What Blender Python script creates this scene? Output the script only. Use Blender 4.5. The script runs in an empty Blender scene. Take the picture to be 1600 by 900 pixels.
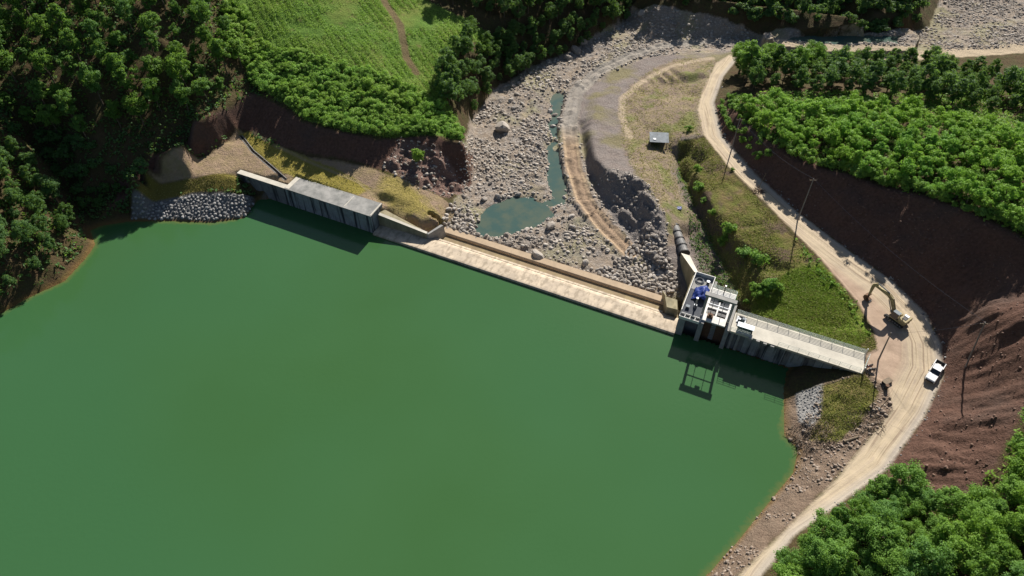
import bpy, bmesh, math, random
import numpy as np
from mathutils import Vector, Matrix, Euler
from mathutils.geometry import delaunay_2d_cdt
R = math.radians
S = bpy.context.scene
COL = S.collection
random.seed(7)
RNG = np.random.default_rng(11)

# ------------------------------------------------------------ camera
F, PITCH, CAMH = 1090.0, R(47), 115.0
cam = bpy.data.objects.new('camera', bpy.data.cameras.new('camera'))
COL.objects.link(cam)
cam.data.sensor_width = 36
cam.data.lens = F / 1600 * 36
cam.data.clip_end = 5000
cam.location = (0, 0, CAMH)
cam.rotation_euler = (R(90) - PITCH, 0, 0)
S.camera = cam

# ------------------------------------------------------------ light
SUN_EL, SUN_AZ = R(34.5), R(21)          # azimuth measured from +Y towards +X
w = bpy.data.worlds.new("World"); S.world = w; w.use_nodes = True
nt = w.node_tree; bg = nt.nodes['Background']
sky = nt.nodes.new('ShaderNodeTexSky'); sky.sky_type = 'NISHITA'; sky.sun_disc = False
sky.sun_elevation = SUN_EL; sky.sun_rotation = SUN_AZ
nt.links.new(sky.outputs[0], bg.inputs[0]); bg.inputs[1].default_value = 0.05
sun = bpy.data.objects.new('sun', bpy.data.lights.new('sun', 'SUN'))
COL.objects.link(sun)
sun.data.energy = 5.0; sun.data.angle = R(0.5); sun.data.color = (1, 0.95, 0.87)
sd = Vector((math.sin(SUN_AZ) * math.cos(SUN_EL), math.cos(SUN_AZ) * math.cos(SUN_EL), math.sin(SUN_EL)))
sun.rotation_euler = sd.to_track_quat('Z', 'Y').to_euler()
sun.location = (60, 160, 200)
S.view_settings.view_transform = 'Standard'; S.view_settings.look = 'None'
S.view_settings.exposure = 0.75; S.view_settings.gamma = 1
S.render.engine = 'CYCLES'

# ------------------------------------------------------------ helpers
def tag(o, label=None, cat=None, group=None, kind=None):
    if label: o['label'] = label
    if cat: o['category'] = cat
    if group: o['group'] = group
    if kind: o['kind'] = kind
    return o

def empty(name, loc, rz=0.0, label=None, cat=None, group=None):
    o = bpy.data.objects.new(name, None); COL.objects.link(o)
    o.empty_display_size = 0.3
    o.location = loc; o.rotation_euler = (0, 0, rz)
    return tag(o, label, cat, group)

def np_mesh(name, V, quads=None, tris=None):
    me = bpy.data.meshes.new(name)
    V = np.asarray(V, dtype=np.float32)
    n = 0; loops = []; starts = []; tot = []
    for fa, k in ((quads, 4), (tris, 3)):
        if fa is not None and len(fa):
            fa = np.asarray(fa, dtype=np.int32)
            loops.append(fa.ravel()); starts.append(np.arange(len(fa)) * k + n); n += fa.size
    me.vertices.add(len(V)); me.vertices.foreach_set('co', V.ravel())
    L = np.concatenate(loops); ST_ = np.concatenate(starts)
    me.loops.add(len(L)); me.loops.foreach_set('vertex_index', L)
    me.polygons.add(len(ST_)); me.polygons.foreach_set('loop_start', ST_.astype(np.int32))
    me.update(calc_edges=True); me.validate()
    return me

def smooth(me):
    me.polygons.foreach_set('use_smooth', np.ones(len(me.polygons), dtype=bool)); return me

class MB:
    """collects boxes, prisms and tubes into one mesh"""
    def __init__(s): s.bm = bmesh.new()
    def box(s, x0, x1, y0, y1, z0, z1, M=None, bev=0.0):
        vs = [Vector((x, y, z)) for x in (x0, x1) for y in (y0, y1) for z in (z0, z1)]
        if M: vs = [M @ v for v in vs]
        b = [s.bm.verts.new(v) for v in vs]
        fs = [(0, 1, 3, 2), (4, 6, 7, 5), (0, 4, 5, 1), (2, 3, 7, 6), (0, 2, 6, 4), (1, 5, 7, 3)]
        faces = [s.bm.faces.new([b[i] for i in f]) for f in fs]
        if bev:
            es = list({e for f in faces for e in f.edges})
            bmesh.ops.bevel(s.bm, geom=es, offset=bev, segments=2, affect='EDGES', profile=0.5)
        return s
    def prism(s, pts, axis, a, b):
        """pts 2d polygon in the two other axes, extruded along axis from a to b"""
        def mk(p, c):
            return {'x': (c, p[0], p[1]), 'y': (p[0], c, p[1]), 'z': (p[0], p[1], c)}[axis]
        A = [s.bm.verts.new(mk(p, a)) for p in pts]; B = [s.bm.verts.new(mk(p, b)) for p in pts]
        n = len(pts)
        s.bm.faces.new(A); s.bm.faces.new(B[::-1])
        for i in range(n):
            s.bm.faces.new((A[i], B[i], B[(i + 1) % n], A[(i + 1) % n]))
        return s
    def hexa(s, lo, hi):
        """lo, hi: 4 corner points each"""
        A = [s.bm.verts.new(p) for p in lo]; B = [s.bm.verts.new(p) for p in hi]
        s.bm.faces.new(A[::-1]); s.bm.faces.new(B)
        for i in range(4): s.bm.faces.new((A[i], A[(i + 1) % 4], B[(i + 1) % 4], B[i]))
        return s
    def tube(s, p, q, r, r2=None, n=8, cap=True):
        p = Vector(p); q = Vector(q); r2 = r if r2 is None else r2
        d = (q - p); L = d.length
        if L < 1e-6: return s
        M = Matrix.Translation((p + q) / 2) @ d.to_track_quat('Z', 'Y').to_matrix().to_4x4()
        bmesh.ops.create_cone(s.bm, cap_ends=cap, segments=n, radius1=r, radius2=r2, depth=L, matrix=M)
        return s
    def path(s, pts, r, n=6):
        for a, b in zip(pts[:-1], pts[1:]): s.tube(a, b, r, n=n)
        return s
    def build(s, name, mat, parent=None, sm=False, off=None):
        bmesh.ops.recalc_face_normals(s.bm, faces=s.bm.faces)
        me = bpy.data.meshes.new(name); s.bm.to_mesh(me); s.bm.free()
        if off: me.transform(Matrix.Translation(Vector(off)))
        if sm: smooth(me)
        me.materials.append(mat)
        o = bpy.data.objects.new(name, me); COL.objects.link(o)
        if parent: o.parent = parent
        return o

# ------------------------------------------------------------ numeric noise
def vnoise(x, y, seed=0):
    r = np.random.default_rng(seed); T = r.random((256, 256))
    xi = np.floor(x).astype(int); yi = np.floor(y).astype(int)
    fx = x - xi; fy = y - yi; fx = fx * fx * (3 - 2 * fx); fy = fy * fy * (3 - 2 * fy)
    a = T[xi % 256, yi % 256]; b = T[(xi + 1) % 256, yi % 256]
    c = T[xi % 256, (yi + 1) % 256]; d = T[(xi + 1) % 256, (yi + 1) % 256]
    return (a * (1 - fx) + b * fx) * (1 - fy) + (c * (1 - fx) + d * fx) * fy - 0.5
def fbm(x, y, sc, octs=4, seed=0, gain=0.5):
    v = 0; a = 1
    for i in range(octs):
        v = v + a * vnoise(x / sc * 2 ** i + 17.3 * i, y / sc * 2 ** i + 5.1 * i, seed + i); a *= gain
    return v

# ------------------------------------------------------------ survey: image measurement -> world point at a height
def U(px, py, z=0.0):
    u = (px - 800) / F; v = (450 - py) / F
    d = np.array([u, math.cos(PITCH) + v * math.sin(PITCH), -math.sin(PITCH) + v * math.cos(PITCH)])
    return np.array([0, 0, CAMH]) + d * ((z - CAMH) / d[2])
O3 = U(584, 364); _A = U(1060, 522); EX = (_A - O3) / np.linalg.norm(_A - O3); EY = np.array([-EX[1], EX[0], 0])
DANG = math.atan2(EX[1], EX[0])
def W(s, t, z=0.0):
    p = O3 + EX * s + EY * t; return (p[0], p[1], z)

# ------------------------------------------------------------ terrain heights (survey lines)
lines = []
def ease(p):
    x, y, z = p                                        # hill heights eased so that cuts stand at the sun's own slope
    if x < 1000 and z > 9: z = 9 + min(z - 9, 8) * (.48 if x > 330 else .7) + max(z - 17, 0) * (.5 if x > 340 else .62)
    if x > 1100 and z > 6: z = 6 + (z - 6) * (.56 if x < 1350 and y < 480 else .64 if y < 480 and x < 1520 else .72 if y < 480 else .9)
    return (x, y, z)
def L(*pts): lines.append([tuple(U(*ease(p))) for p in pts])
def LW(*pts): lines.append([tuple(W(*p)) for p in pts])
SHORE_L = [(-350,800,0),(-250,640,0),(-60,520,0),(0,490,0),(50,462,0),(100,440,0),(135,402,0),(148,382,0),(140,360,0),(160,352,0),(205,345,0),(260,345,0),(330,348,0),(382,341,0)]
SHORE_R = [(1225,622,0),(1225,680,0),(1248,702,0),(1240,740,0),(1190,800,0),(1150,850,0),(1105,900,0),(1040,1000,0),(950,1150,0)]
L(*SHORE_L); L(*SHORE_R)
L((205,300,3.2),(300,300,3.2),(378,303,3.2))
L((232,275,5.6),(300,274,5.6),(366,274,5.6))
LW((-36,-2.2,1.2),(-32,-1.2,0.2))
LW((-39.4,0.5,3),(-31,0.5,0),(-25,0.5,0),(0,0.8,-2)); LW((-39.4,1.2,5.4),(-25,1.2,5.3),(0,3.6,5.2),(0.4,5.5,4.6))
LW((1.5,4.5,2.6),(13,4.3,1.8),(14.5,8.2,1.5))
LW((0.5,0,-4),(75,0,-4),(86,0,-4),(98,0.6,-1)); LW((1.5,3.4,-3),(16,7,-3.2),(75,8,-3.2),(85,9,-3))
LW((14.8,10.4,-1.6),(40,10.6,-1.5),(69,10.6,-1.3),(74,16,-1.0))
LW((86,1.5,-1.5),(98,1.5,1),(105,1.5,3.2),(110,1.2,5))
LW((86,6.5,1.2),(92,6.5,2.6),(100,6.5,4.2),(108,6.5,5.2),(111.5,6,5.5),(111.5,0.5,5.5))
LW((102,-1,2.2),(106.5,-0.6,4.0),(110,-0.4,5.2)); LW((98,-4,1.2),(99.5,-1,1.2))
L((300,250,5.8),(375,212,6.4)); L((440,272,5.7),(400,250,6),(378,215,6.8))
L((400,224,6.9),(450,245,6.8),(520,270,6.2),(560,292,5.7),(620,325,3.6),(655,345,2.4))
L((232,270,5.8),(330,238,6.5),(378,200,7.3),(425,226,7.6),(480,240,7.6),(540,252,7.4),(590,262,6.9),(640,282,5.0),(690,310,1.5),(718,330,-1))
L((600,300,6),(650,318,3.5),(680,340,1.8))
L((160,338,1.5),(200,300,4),(232,266,6))
L((200,262,12),(260,225,15),(320,190,16),(395,142,17.5),(430,160,17),(470,187,17),(530,207,16.5),(590,218,13),(640,213,10.5),(690,218,9),(725,226,8))
L((725,226,8),(712,185,6.5),(735,150,4),(765,102,3),(830,65,2.5),(905,42,2),(960,22,1.5),(985,4,2))
L((1005,128,.2),(1050,118,1.6),(1092,113,1.8)); L((1015,134,0),(1050,132,-.1),(1085,128,.2))
L((735,285,-1),(742,232,-1.5),(738,190,-1.8),(765,150,-1.8),(800,118,-2),(860,92,-2.4),(920,70,-2.6),(965,42,-3),(990,18,-3),(1070,18,-3),(1130,32,-3),(1240,50,-3.4),(1370,70,-3.4),(1450,45,-3.2),(1470,0,-3.2),(1470,-60,-3.2))
L((985,-10,4),(1070,-8,6),(1200,8,7),(1330,24,7),(1420,22,4),(1440,-60,5)); L((985,-60,15),(1200,-60,18),(1380,-60,14))
L((400,80,27),(370,0,40),(370,-90,50)); L((500,100,24),(500,0,36),(500,-100,46)); L((600,150,18.5),(600,60,26),(600,0,31),(650,-100,38))
L((700,130,13),(730,60,17),(720,20,22),(760,-60,28)); L((690,175,10),(640,180,12.5)); L((800,30,12),(870,-20,14),(900,-90,20))
L((300,120,24),(250,60,36),(250,0,42)); L((150,200,18),(150,100,32),(150,0,43)); L((60,240,13),(0,180,24),(0,100,34),(0,0,44),(0,-100,52))
L((-200,0,52),(-200,200,34),(-100,300,22),(-250,450,20)); L((130,335,1.2),(100,290,4),(60,240,9)); L((100,365,4),(60,370,6),(0,400,8),(-100,440,10)); L((30,300,11),(-60,330,16))
L((820,200,-1.6),(830,280,-1.4),(800,330,-1.4)); L((1000,60,-2.6),(1100,60,-2.8),(1180,62,-2.8)); L((1550,20,-3),(1600,30,-3),(1750,30,-3))
L((1180,76,-1),(1270,82,-0.6),(1400,88,-0.5),(1600,80,-0.5),(1750,80,-0.5))
L((1150,72,-1.6),(1050,72,-2),(1000,85,-2),(940,115,-1.8),(903,150,-1.6),(890,200,-1.4),(898,265,-1.2),(925,325,-1.1),(975,385,-1))
L((1090,90,0.5),(1000,115,-0.6),(940,150,0.6),(921,200,2.0),(930,250,3.0),(962,276,4.0),(1003,290,4.2),(1030,333,3.8),(1042,380,1.5),(1050,420,-0.6))
L((905,200,-1.3),(918,262,-1.2),(945,310,-1),(985,360,-1),(1010,410,-1),(1050,455,-1.2))
L((1050,150,0.4),(990,170,0.8),(1020,220,1.0),(1030,270,2.2),(1050,320,2.4),(1062,350,1.4)); L((1000,130,-0.2),(1060,125,0),(1085,150,0.6))
L((1072,370,-1.2),(1090,415,-1.3),(1115,440,-1.3))
L((1140,85,0.2),(1120,100,0.8),(1098,140,2),(1090,172,3),(1100,212,4),(1140,262,5),(1200,322,5.5),(1280,402,6),(1340,472,6),(1365,520,5.8),(1370,545,5.6),(1354,553,5.5))
L((1074,238,2.8),(1098,300,3.4),(1130,350,3.7),(1165,385,3.9),(1195,430,4),(1215,462,3.8),(1250,490,4),(1320,530,5)); L((1060,250,.2),(1080,300,-.8),(1102,350,-1),(1130,400,-1.2),(1150,440,-1),(1172,478,-.2))
L((1155,82,0),(1130,120,1.6),(1118,160,3),(1130,212,4),(1180,272,5),(1250,332,5.5),(1330,392,6),(1400,442,6),(1450,490,6),(1475,540,6),(1478,590,5.5),(1450,650,5.5),(1390,740,5.5),(1300,800,5.5),(1240,840,5.5),(1190,905,5.5),(1130,1000,5.5))
L((1352,582,5.4),(1385,602,5.4),(1395,640,5.2),(1350,692,4.8),(1290,762,4.8),(1220,832,4.8),(1140,902,4.8),(1080,1000,4.8))
L((1290,640,2.6),(1300,700,2.8),(1250,760,2.2),(1180,840,2.2)); L((1255,640,1.2),(1262,690,1.0))
L((1145,150,6),(1150,178,9),(1190,222,14),(1240,250,16.5),(1290,270,18),(1380,295,21),(1450,314,24),(1530,345,26),(1600,372,28),(1700,430,30))
L((1700,600,26),(1600,600,18),(1550,620,13.5)); L((1600,500,21),(1700,500,28)); L((1530,480,14),(1520,430,16))
L((1400,755,6.5),(1500,795,12),(1560,722,16),(1600,650,19),(1700,600,26)); L((1250,865,7),(1320,800,7)); 
L((1400,850,12),(1500,870,18),(1600,850,24),(1750,780,32)); L((1300,930,9),(1450,980,18),(1650,980,30)); L((1850,700,38),(1900,900,42))
L((1200,196,15),(1300,232,19),(1400,250,22),(1500,280,26),(1600,310,29),(1750,340,33)); L((1230,180,14),(1320,195,18),(1430,195,22),(1510,212,26),(1600,232,29),(1720,250,33))
L((1170,150,6),(1250,150,7),(1330,155,8),(1430,165,9),(1520,178,12),(1620,190,15),(1750,200,18))
L((1175,115,1.5),(1250,110,1),(1350,115,1),(1500,125,1.5),(1620,130,3),(1750,130,5))
far = [(-300,60,30),(-320,250,42),(-250,420,45),(0,460,35),(180,460,25),(260,300,5),(300,420,30),(340,180,32),(320,40,40),(260,-60,40),
       (-900,-400,160),(900,-400,160),(-900,1300,260),(900,1300,240),(0,1300,220),(-900,300,200),(900,300,180),(-230,-100,40),(180,-100,40),(130,0,25),(-250,-400,60),(200,-400,60)]
P = []
for ln in lines:
    for a, b in zip(ln[:-1], ln[1:]):
        a = np.array(a); b = np.array(b); n = max(1, int(np.linalg.norm((b - a)[:2]) / 3.0))
        for i in range(n): P.append(a + (b - a) * i / n)
    P.append(np.array(ln[-1]))
P += [np.array(f, float) for f in far]
P = np.array(P)
# merge near duplicates
keep = []; cell = {}
for i, p in enumerate(P):
    k = (round(p[0] / 0.5), round(p[1] / 0.5))
    if k in cell: continue
    cell[k] = 1; keep.append(i)
P = P[keep]
res = delaunay_2d_cdt([Vector((p[0], p[1])) for p in P], [], [], 0, 1e-4)
TV = np.array([[v.x, v.y] for v in res[0]]); TZ = np.array([P[o[0]][2] for o in res[3]])
def axis(lo, hi, st, far_lo, far_hi):
    core = np.arange(lo, hi + st / 2, st); a = [lo]; d = st * 1.6
    while a[-1] > far_lo: a.append(a[-1] - d); d *= 1.18
    b = [hi]; d = st * 1.6
    while b[-1] < far_hi: b.append(b[-1] + d); d *= 1.18
    return np.concatenate([np.array(a[1:][::-1]), core, np.array(b[1:])])
GX = axis(-172, 190, 0.45, -850, 850); GY = axis(36, 268, 0.45, -350, 1250)
NX, NY = len(GX), len(GY)
X, Y = np.meshgrid(GX, GY, indexing='ij')
Z = np.zeros((NX, NY))
for tri in res[2]:
    p = TV[list(tri)]; z = TZ[list(tri)]
    i0, i1 = np.searchsorted(GX, [p[:, 0].min(), p[:, 0].max()]); j0, j1 = np.searchsorted(GY, [p[:, 1].min(), p[:, 1].max()])
    i1 = min(i1 + 1, NX); j1 = min(j1 + 1, NY)
    if i0 >= i1 or j0 >= j1: continue
    x = X[i0:i1, j0:j1]; y = Y[i0:i1, j0:j1]
    d = (p[1,1]-p[2,1])*(p[0,0]-p[2,0]) + (p[2,0]-p[1,0])*(p[0,1]-p[2,1])
    if abs(d) < 1e-9: continue
    a = ((p[1,1]-p[2,1])*(x-p[2,0]) + (p[2,0]-p[1,0])*(y-p[2,1])) / d
    b = ((p[2,1]-p[0,1])*(x-p[2,0]) + (p[0,0]-p[2,0])*(y-p[2,1])) / d
    c = 1 - a - b; m = (a >= -1e-6) & (b >= -1e-6) & (c >= -1e-6)
    Z[i0:i1, j0:j1][m] = (a*z[0] + b*z[1] + c*z[2])[m]
def blur(A, n=1):
    for _ in range(n):
        B = A.copy(); B[1:-1] = (A[:-2] + 2*A[1:-1] + A[2:]) / 4; A = B.copy(); A[:, 1:-1] = (B[:, :-2] + 2*B[:, 1:-1] + B[:, 2:]) / 4
    return A
Z = blur(Z, 2)
def sample(A, x, y):
    x = np.asarray(x, float); y = np.asarray(y, float)
    i = np.clip(np.searchsorted(GX, x) - 1, 0, NX - 2); j = np.clip(np.searchsorted(GY, y) - 1, 0, NY - 2)
    fx = np.clip((x - GX[i]) / (GX[i+1] - GX[i]), 0, 1); fy = np.clip((y - GY[j]) / (GY[j+1] - GY[j]), 0, 1)
    return (A[i,j]*(1-fx) + A[i+1,j]*fx)*(1-fy) + (A[i,j+1]*(1-fx) + A[i+1,j+1]*fx)*fy
_T = np.arange(60, 700, 0.35)
def hit(px, py, A=None):
    """where the sight line of a measured point meets the ground"""
    A = Z if A is None else A
    u = (px - 800) / F; v = (450 - py) / F
    d = np.array([u, math.cos(PITCH) + v*math.sin(PITCH), -math.sin(PITCH) + v*math.cos(PITCH)])
    p = np.array([0, 0, CAMH])[None] + d[None] * _T[:, None]
    h = sample(A, p[:, 0], p[:, 1]); k = np.argmax(p[:, 2] <= h)
    return (p[k, 0], p[k, 1])
# signed distance fields on the grid -----------------------------------
def seg_d(poly, closed=True):
    D = np.full(X.shape, 1e9); n = len(poly)
    for i in range(n if closed else n - 1):
        ax, ay = poly[i]; bx, by = poly[(i + 1) % n]; dx, dy = bx-ax, by-ay; l2 = dx*dx+dy*dy + 1e-12
        t = np.clip(((X-ax)*dx + (Y-ay)*dy) / l2, 0, 1)
        D = np.minimum(D, (X-ax-t*dx)**2 + (Y-ay-t*dy)**2)
    return np.sqrt(D)
def inside(poly, x, y):
    c = np.zeros(np.shape(x), bool); n = len(poly)
    for i in range(n):
        ax, ay = poly[i]; bx, by = poly[(i+1) % n]
        m = ((ay > y) != (by > y)) & (x < (bx-ax)*(y-ay)/(by-ay+1e-12) + ax); c ^= m
    return c
def sdf(poly):
    return np.where(inside(poly, X, Y), 1.0, -1.0) * seg_d(poly)      # positive inside
def pp(*pts): return [hit(*p) for p in pts]
def arc(poly):
    D = np.full(X.shape, 1e18); A = np.zeros(X.shape); s = 0.0
    for (ax, ay), (bx, by) in zip(poly[:-1], poly[1:]):
        dx, dy = bx-ax, by-ay; l = math.hypot(dx, dy); t = np.clip(((X-ax)*dx + (Y-ay)*dy) / (l*l+1e-12), 0, 1)
        d = (X-ax-t*dx)**2 + (Y-ay-t*dy)**2; m = d < D; D[m] = d[m]; A[m] = (s + t*l)[m]; s += l
    return np.sqrt(D), A

# reservoir
res_poly = [tuple(U(*p)[:2]) for p in SHORE_L] + [W(-34,-1.8)[:2], W(-31,0.3)[:2], W(0,0.3)[:2], W(86,0.5)[:2], W(98.5,0.6)[:2]] + [tuple(U(*p)[:2]) for p in SHORE_R] + [(20,-100),(30,-345),(-160,-345),(-140,-100)]
SD_RES = sdf(res_poly)
Z = np.where(SD_RES > 0, -np.minimum(6, 0.42*SD_RES), Z)
near = (SD_RES <= 0) & (SD_RES > -1.0); Z = np.where(near & (Z < 0) & (Y < 250), np.maximum(Z, -0.2), Z)

road_left = [(1200,78,0),(1140,85,0),(1120,98,0),(1098,140,0),(1090,172,0),(1100,212,0),(1140,262,0),(1200,322,0),(1280,402,0),(1340,472,0),(1365,520,0),(1370,545,0),(1354,553,0),(1352,582,0),(1385,602,0),(1395,640,0),(1352,692,0),(1300,755,0),(1225,830,0),(1150,902,0),(1090,1000,0)]
road_right = [(1200,88,0),(1155,88,0),(1130,120,0),(1116,160,0),(1128,212,0),(1178,272,0),(1245,332,0),(1325,392,0),(1395,442,0),(1445,490,0),(1470,540,0),(1473,590,0),(1445,650,0),(1385,735,0),(1300,795,0),(1240,838,0),(1190,900,0),(1130,1000,0)]
rl = [hit(p[0], p[1]) for p in road_left]; rr = [hit(p[0], p[1]) for p in road_right]
SD_ROAD = sdf(rl + rr[::-1])
rd_right, RARC = arc(rr); rd_left, _ = arc(rl)
SD_RIVER = sdf(pp((722,232),(718,300),(690,345),(700,368),(820,398),(920,430),(1030,465),(1070,470),(1058,420),(1015,425),(960,345),(922,282),(903,200),(908,150),(950,115),(1010,90),(1100,84),(1180,76),(1260,80),(1400,84),(1600,76),(1720,74),(1720,-60),(1475,-60),(1468,0),(1452,42),(1385,68),(1270,55),(1130,30),(1070,17),(988,14),(960,38),(900,75),(830,105),(770,140),(735,185)))
SD_FIELD = sdf(pp((365,-90),(352,20),(390,120),(440,158),(480,186),(540,205),(600,214),(660,211),(722,222),(712,185),(690,150),(700,110),(735,62),(790,66),(715,22),(660,0),(640,-90)))
SD_TAN = sdf(pp((232,273),(330,240),(375,204),(425,230),(480,246),(560,258),(620,278),(690,310),(718,330),(692,350))+[W(14,4)[:2],W(1,4)[:2],W(-24,1)[:2],W(-39,0)[:2]])
SD_OL1 = sdf(pp((372,206),(395,203),(430,228),(520,262),(580,296),(560,306),(500,290),(445,272),(395,238)))
SD_OL2 = sdf(pp((228,275),(369,275),(378,303),(300,302),(215,303)))
SD_OL3 = sdf(pp((600,270),(640,290),(690,345),(640,345),(590,310)))
SD_EMB = sdf(pp((1364,522),(1338,477),(1270,402),(1200,328),(1140,268),(1100,216),(1060,222),(1066,280),(1092,340),(1118,395),(1140,435),(1160,480),(1250,518),(1352,551),(1370,545)))
SD_GRN = sdf(pp((1360,520),(1330,475),(1280,412),(1235,425),(1180,470),(1175,490),(1250,518),(1340,545)))
SD_EM2 = sdf(pp((1284,604),(1350,586),(1372,612),(1345,660),(1310,690),(1262,688),(1284,650)))
SD_SH = sdf(pp((1226,624),(1246,618),(1250,660),(1285,600),(1350,584),(1385,602),(1395,640),(1352,692),(1300,755),(1225,830),(1150,902),(1090,1000),(1035,1005),(1105,900),(1190,800),(1242,738),(1250,702),(1226,680)))
SD_PEN = sdf(pp((1120,96),(1060,92),(1020,108),(985,135),(968,170),(972,215),(985,255),(1008,290),(1036,352),(1045,385),(1080,365),(1076,330),(1052,270),(1062,215),(1100,212),(1090,170)))
SD_CUTL = sdf(pp((165,335),(200,308),(232,270),(330,236),(378,199),(425,225),(480,240),(560,253),(620,275),(690,308),(735,292),(742,236),(722,227),(640,215),(590,219),(530,208),(470,188),(430,162),(395,144),(320,192),(255,235),(190,285)))
SD_CUTR = sdf([hit(p[0], p[1]) for p in road_right[3:14]] + pp((1400,757),(1500,795),(1560,722),(1600,650),(1700,600),(1760,440),(1690,410),(1600,368),(1530,341),(1450,310),(1380,291),(1290,266),(1190,218),(1148,172)))
SD_ROCK = sdf(pp((935,275),(985,270),(1018,298),(1040,345),(1040,385),(1050,425),(1022,425),(985,380),(952,330)))
SD_RIP = sdf(pp((208,303),(300,303),(378,304))+[W(-31.5,0.2)[:2]]+pp((382,341),(330,347),(260,344),(205,344)))
SD_PIT = sdf(pp((1243,616),(1284,602),(1282,650),(1268,668),(1248,662)))
SD_VAL = sdf(pp((1190,72),(1100,66),(1040,72),(985,88),(930,116),(900,150),(888,200),(895,262),(935,345),(985,395),(1060,465),(1110,450),(1175,480),(1110,345),(1072,280),(1065,225),(1100,212),(1090,170),(1130,100)))
trA = pp((1190,72),(1100,66),(1040,72),(985,88),(930,116),(900,150),(888,200),(895,262),(912,315),(940,350),(985,395))
trB = pp((1112,92),(1045,105),(1000,130),(972,155),(972,185),(985,215))
dA, AARC = arc(trA); dB, _ = arc(trB)
SD_TRA = 2.3 - dA; SD_TRB = 1.0 - dB
trC = pp((1180,76),(1300,86),(1420,88),(1600,76),(1720,72)); dC, _ = arc(trC); SD_TRC = 3.5 - dC
ditch = pp((376,212),(395,236),(425,262),(446,280)); dD, _ = arc(ditch); SD_DIT = 0.45 - dD
trE = pp((1120,92),(1060,103),(1010,125),(985,148)); 
field_path = pp((590,-40),(600,0),(625,40),(635,90),(650,112)); dF, _ = arc(field_path); SD_FP = 1.1 - dF
plat_track = pp((395,206),(425,226),(480,252),(560,285),(590,312)); dP, _ = arc(plat_track); SD_PT = 0.35 - dP

# river pools
pools = []
def pool(zoff, *pts):
    global Z
    poly = pp(*pts); s = sdf(poly); m = np.abs(s) < 0.6
    zp = float(np.median(Z[m])) + zoff
    wob = np.minimum(s + 1.3 * fbm(X, Y, 3.0, 3, 55), dA - 2.9)
    Z = np.where(wob > 0, np.minimum(Z, zp - np.minimum(0.9, 0.12 + 0.3*wob)), Z)
    Z = np.where((wob <= 0) & (s > -6), np.maximum(Z, zp + np.minimum(0.25, -0.25*wob)), Z)
    Z = np.where((dA < 3.1) & (s > -8), np.maximum(Z, zp + .75), Z)
    pools.append((poly, zp)); return wob
wp = pool(0.0, (745,360),(752,338),(775,320),(800,310),(830,308),(852,322),(884,318),(886,280),(884,225),(854,222),(858,285),(862,312),(850,318),(862,335),(842,352),(812,364),(780,370),(752,370))
wp2 = pool(0.0, (858,150),(876,145),(882,178),(880,214),(860,216),(856,196),(864,185))
wp3 = pool(-0.1, (1240,52),(1400,72),(1395,80),(1290,71),(1230,62))
SD_POOL = np.maximum(wp, np.maximum(wp2, wp3))

# relief
cl = lambda a, lo, hi: np.clip((a - lo) / (hi - lo), 0, 1)
land = cl(-SD_RES, 0, 3)
dW = (X - O3[0]) * EX[0] + (Y - O3[1]) * EX[1]; dT = (X - O3[0]) * EY[0] + (Y - O3[1]) * EY[1]
struct_m = 1 - ((dW > -41) & (dW < 113) & (dT > -2) & (dT < 10.5)).astype(float); struct_m = blur(struct_m, 3)
flat = cl(-SD_ROAD, 0, 2)
cut = np.maximum(cl(SD_CUTL, 0.3, 2.5), cl(SD_CUTR, 0.3, 3.0))
footL = pp((232,270),(330,236),(378,199),(425,225),(480,240),(560,253),(620,275),(690,308),(735,292))
_, LARC = arc(footL)
ARC = np.where(SD_CUTL > -3, LARC + 400, RARC)
gul = (1 - 2*np.abs(vnoise(ARC / 2.9 + fbm(X, Y, 6, 2, 91)*2, Z / 9.0, 5))) * 1.0 + (1 - 2*np.abs(vnoise(ARC / 0.8 + 40, Z / 5.0, 6))) * 0.35
Zn = Z.copy()
Zn += land*struct_m*flat*(fbm(X, Y, 14, 3, 1) * 1.3 * cl(Z, 8, 14) + fbm(X, Y, 4, 4, 2) * 0.35)
Zn -= cut*(gul - 0.6) * 0.55
Zn += cut*fbm(X, Y, 4, 4, 21)*0.9
ledge = vnoise(ARC/7, Z/1.6, 31)
Zn += cl(SD_CUTR,0.5,3)*(Y < 92)*(vnoise((Y + .25*X)/1.6, X/7, 31)*.9*(.4 + 2*np.abs(fbm(X, Y, 9, 2, 92))) + vnoise((Y + .3*X)/.9, X/3, 33)*.7 + fbm(X, Y, 1.6, 3, 34)*.6)
riv = cl(SD_RIVER, -0.5, 2) * cl(-SD_POOL, 0, 1.5)
Zn += riv*(np.abs(fbm(X, Y, 3.0, 4, 8))*0.9 - 0.15)*struct_m
rk = cl(SD_ROCK, -0.3, 1.5)
Zn += rk*(np.abs(fbm(X + 0.4*Y, Y*0.5, 3.5, 4, 9, 0.6))*3.2 - 0.5)
rockL = sdf(pp((625,215),(700,245),(728,300),(700,310),(650,292),(600,262))); rkl = cl(rockL, -0.5, 2)
Zn += rkl*(np.abs(fbm(X*0.6 + Y*0.4, Y - X*0.3, 3.5, 4, 12, 0.6))*3.4 - 0.8)
SD_ROCK2 = rockL
emb = cl(SD_EMB, 0, 2)
slid = np.clip(1 - np.abs(fbm(X, Y, 12, 2, 41))*7, 0, 1)
Zn -= emb*slid*0.4 * cl(-SD_GRN, -2, 3)
slump = sdf(pp((1048,235),(1075,222),(1108,245),(1100,262),(1078,290),(1058,275))); Zn -= cl(slump, -0.5, 2.0)*1.8
slump2 = sdf(pp((1140,385),(1195,395),(1242,420),(1205,432),(1165,425))); Zn -= cl(slump2, -0.5, 1.5)*1.2
sh = cl(SD_SH, 0, 1.5)*(Y < 95)
Zn += sh*fbm(X, Y, 2.2, 3, 14)*0.7
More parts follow.
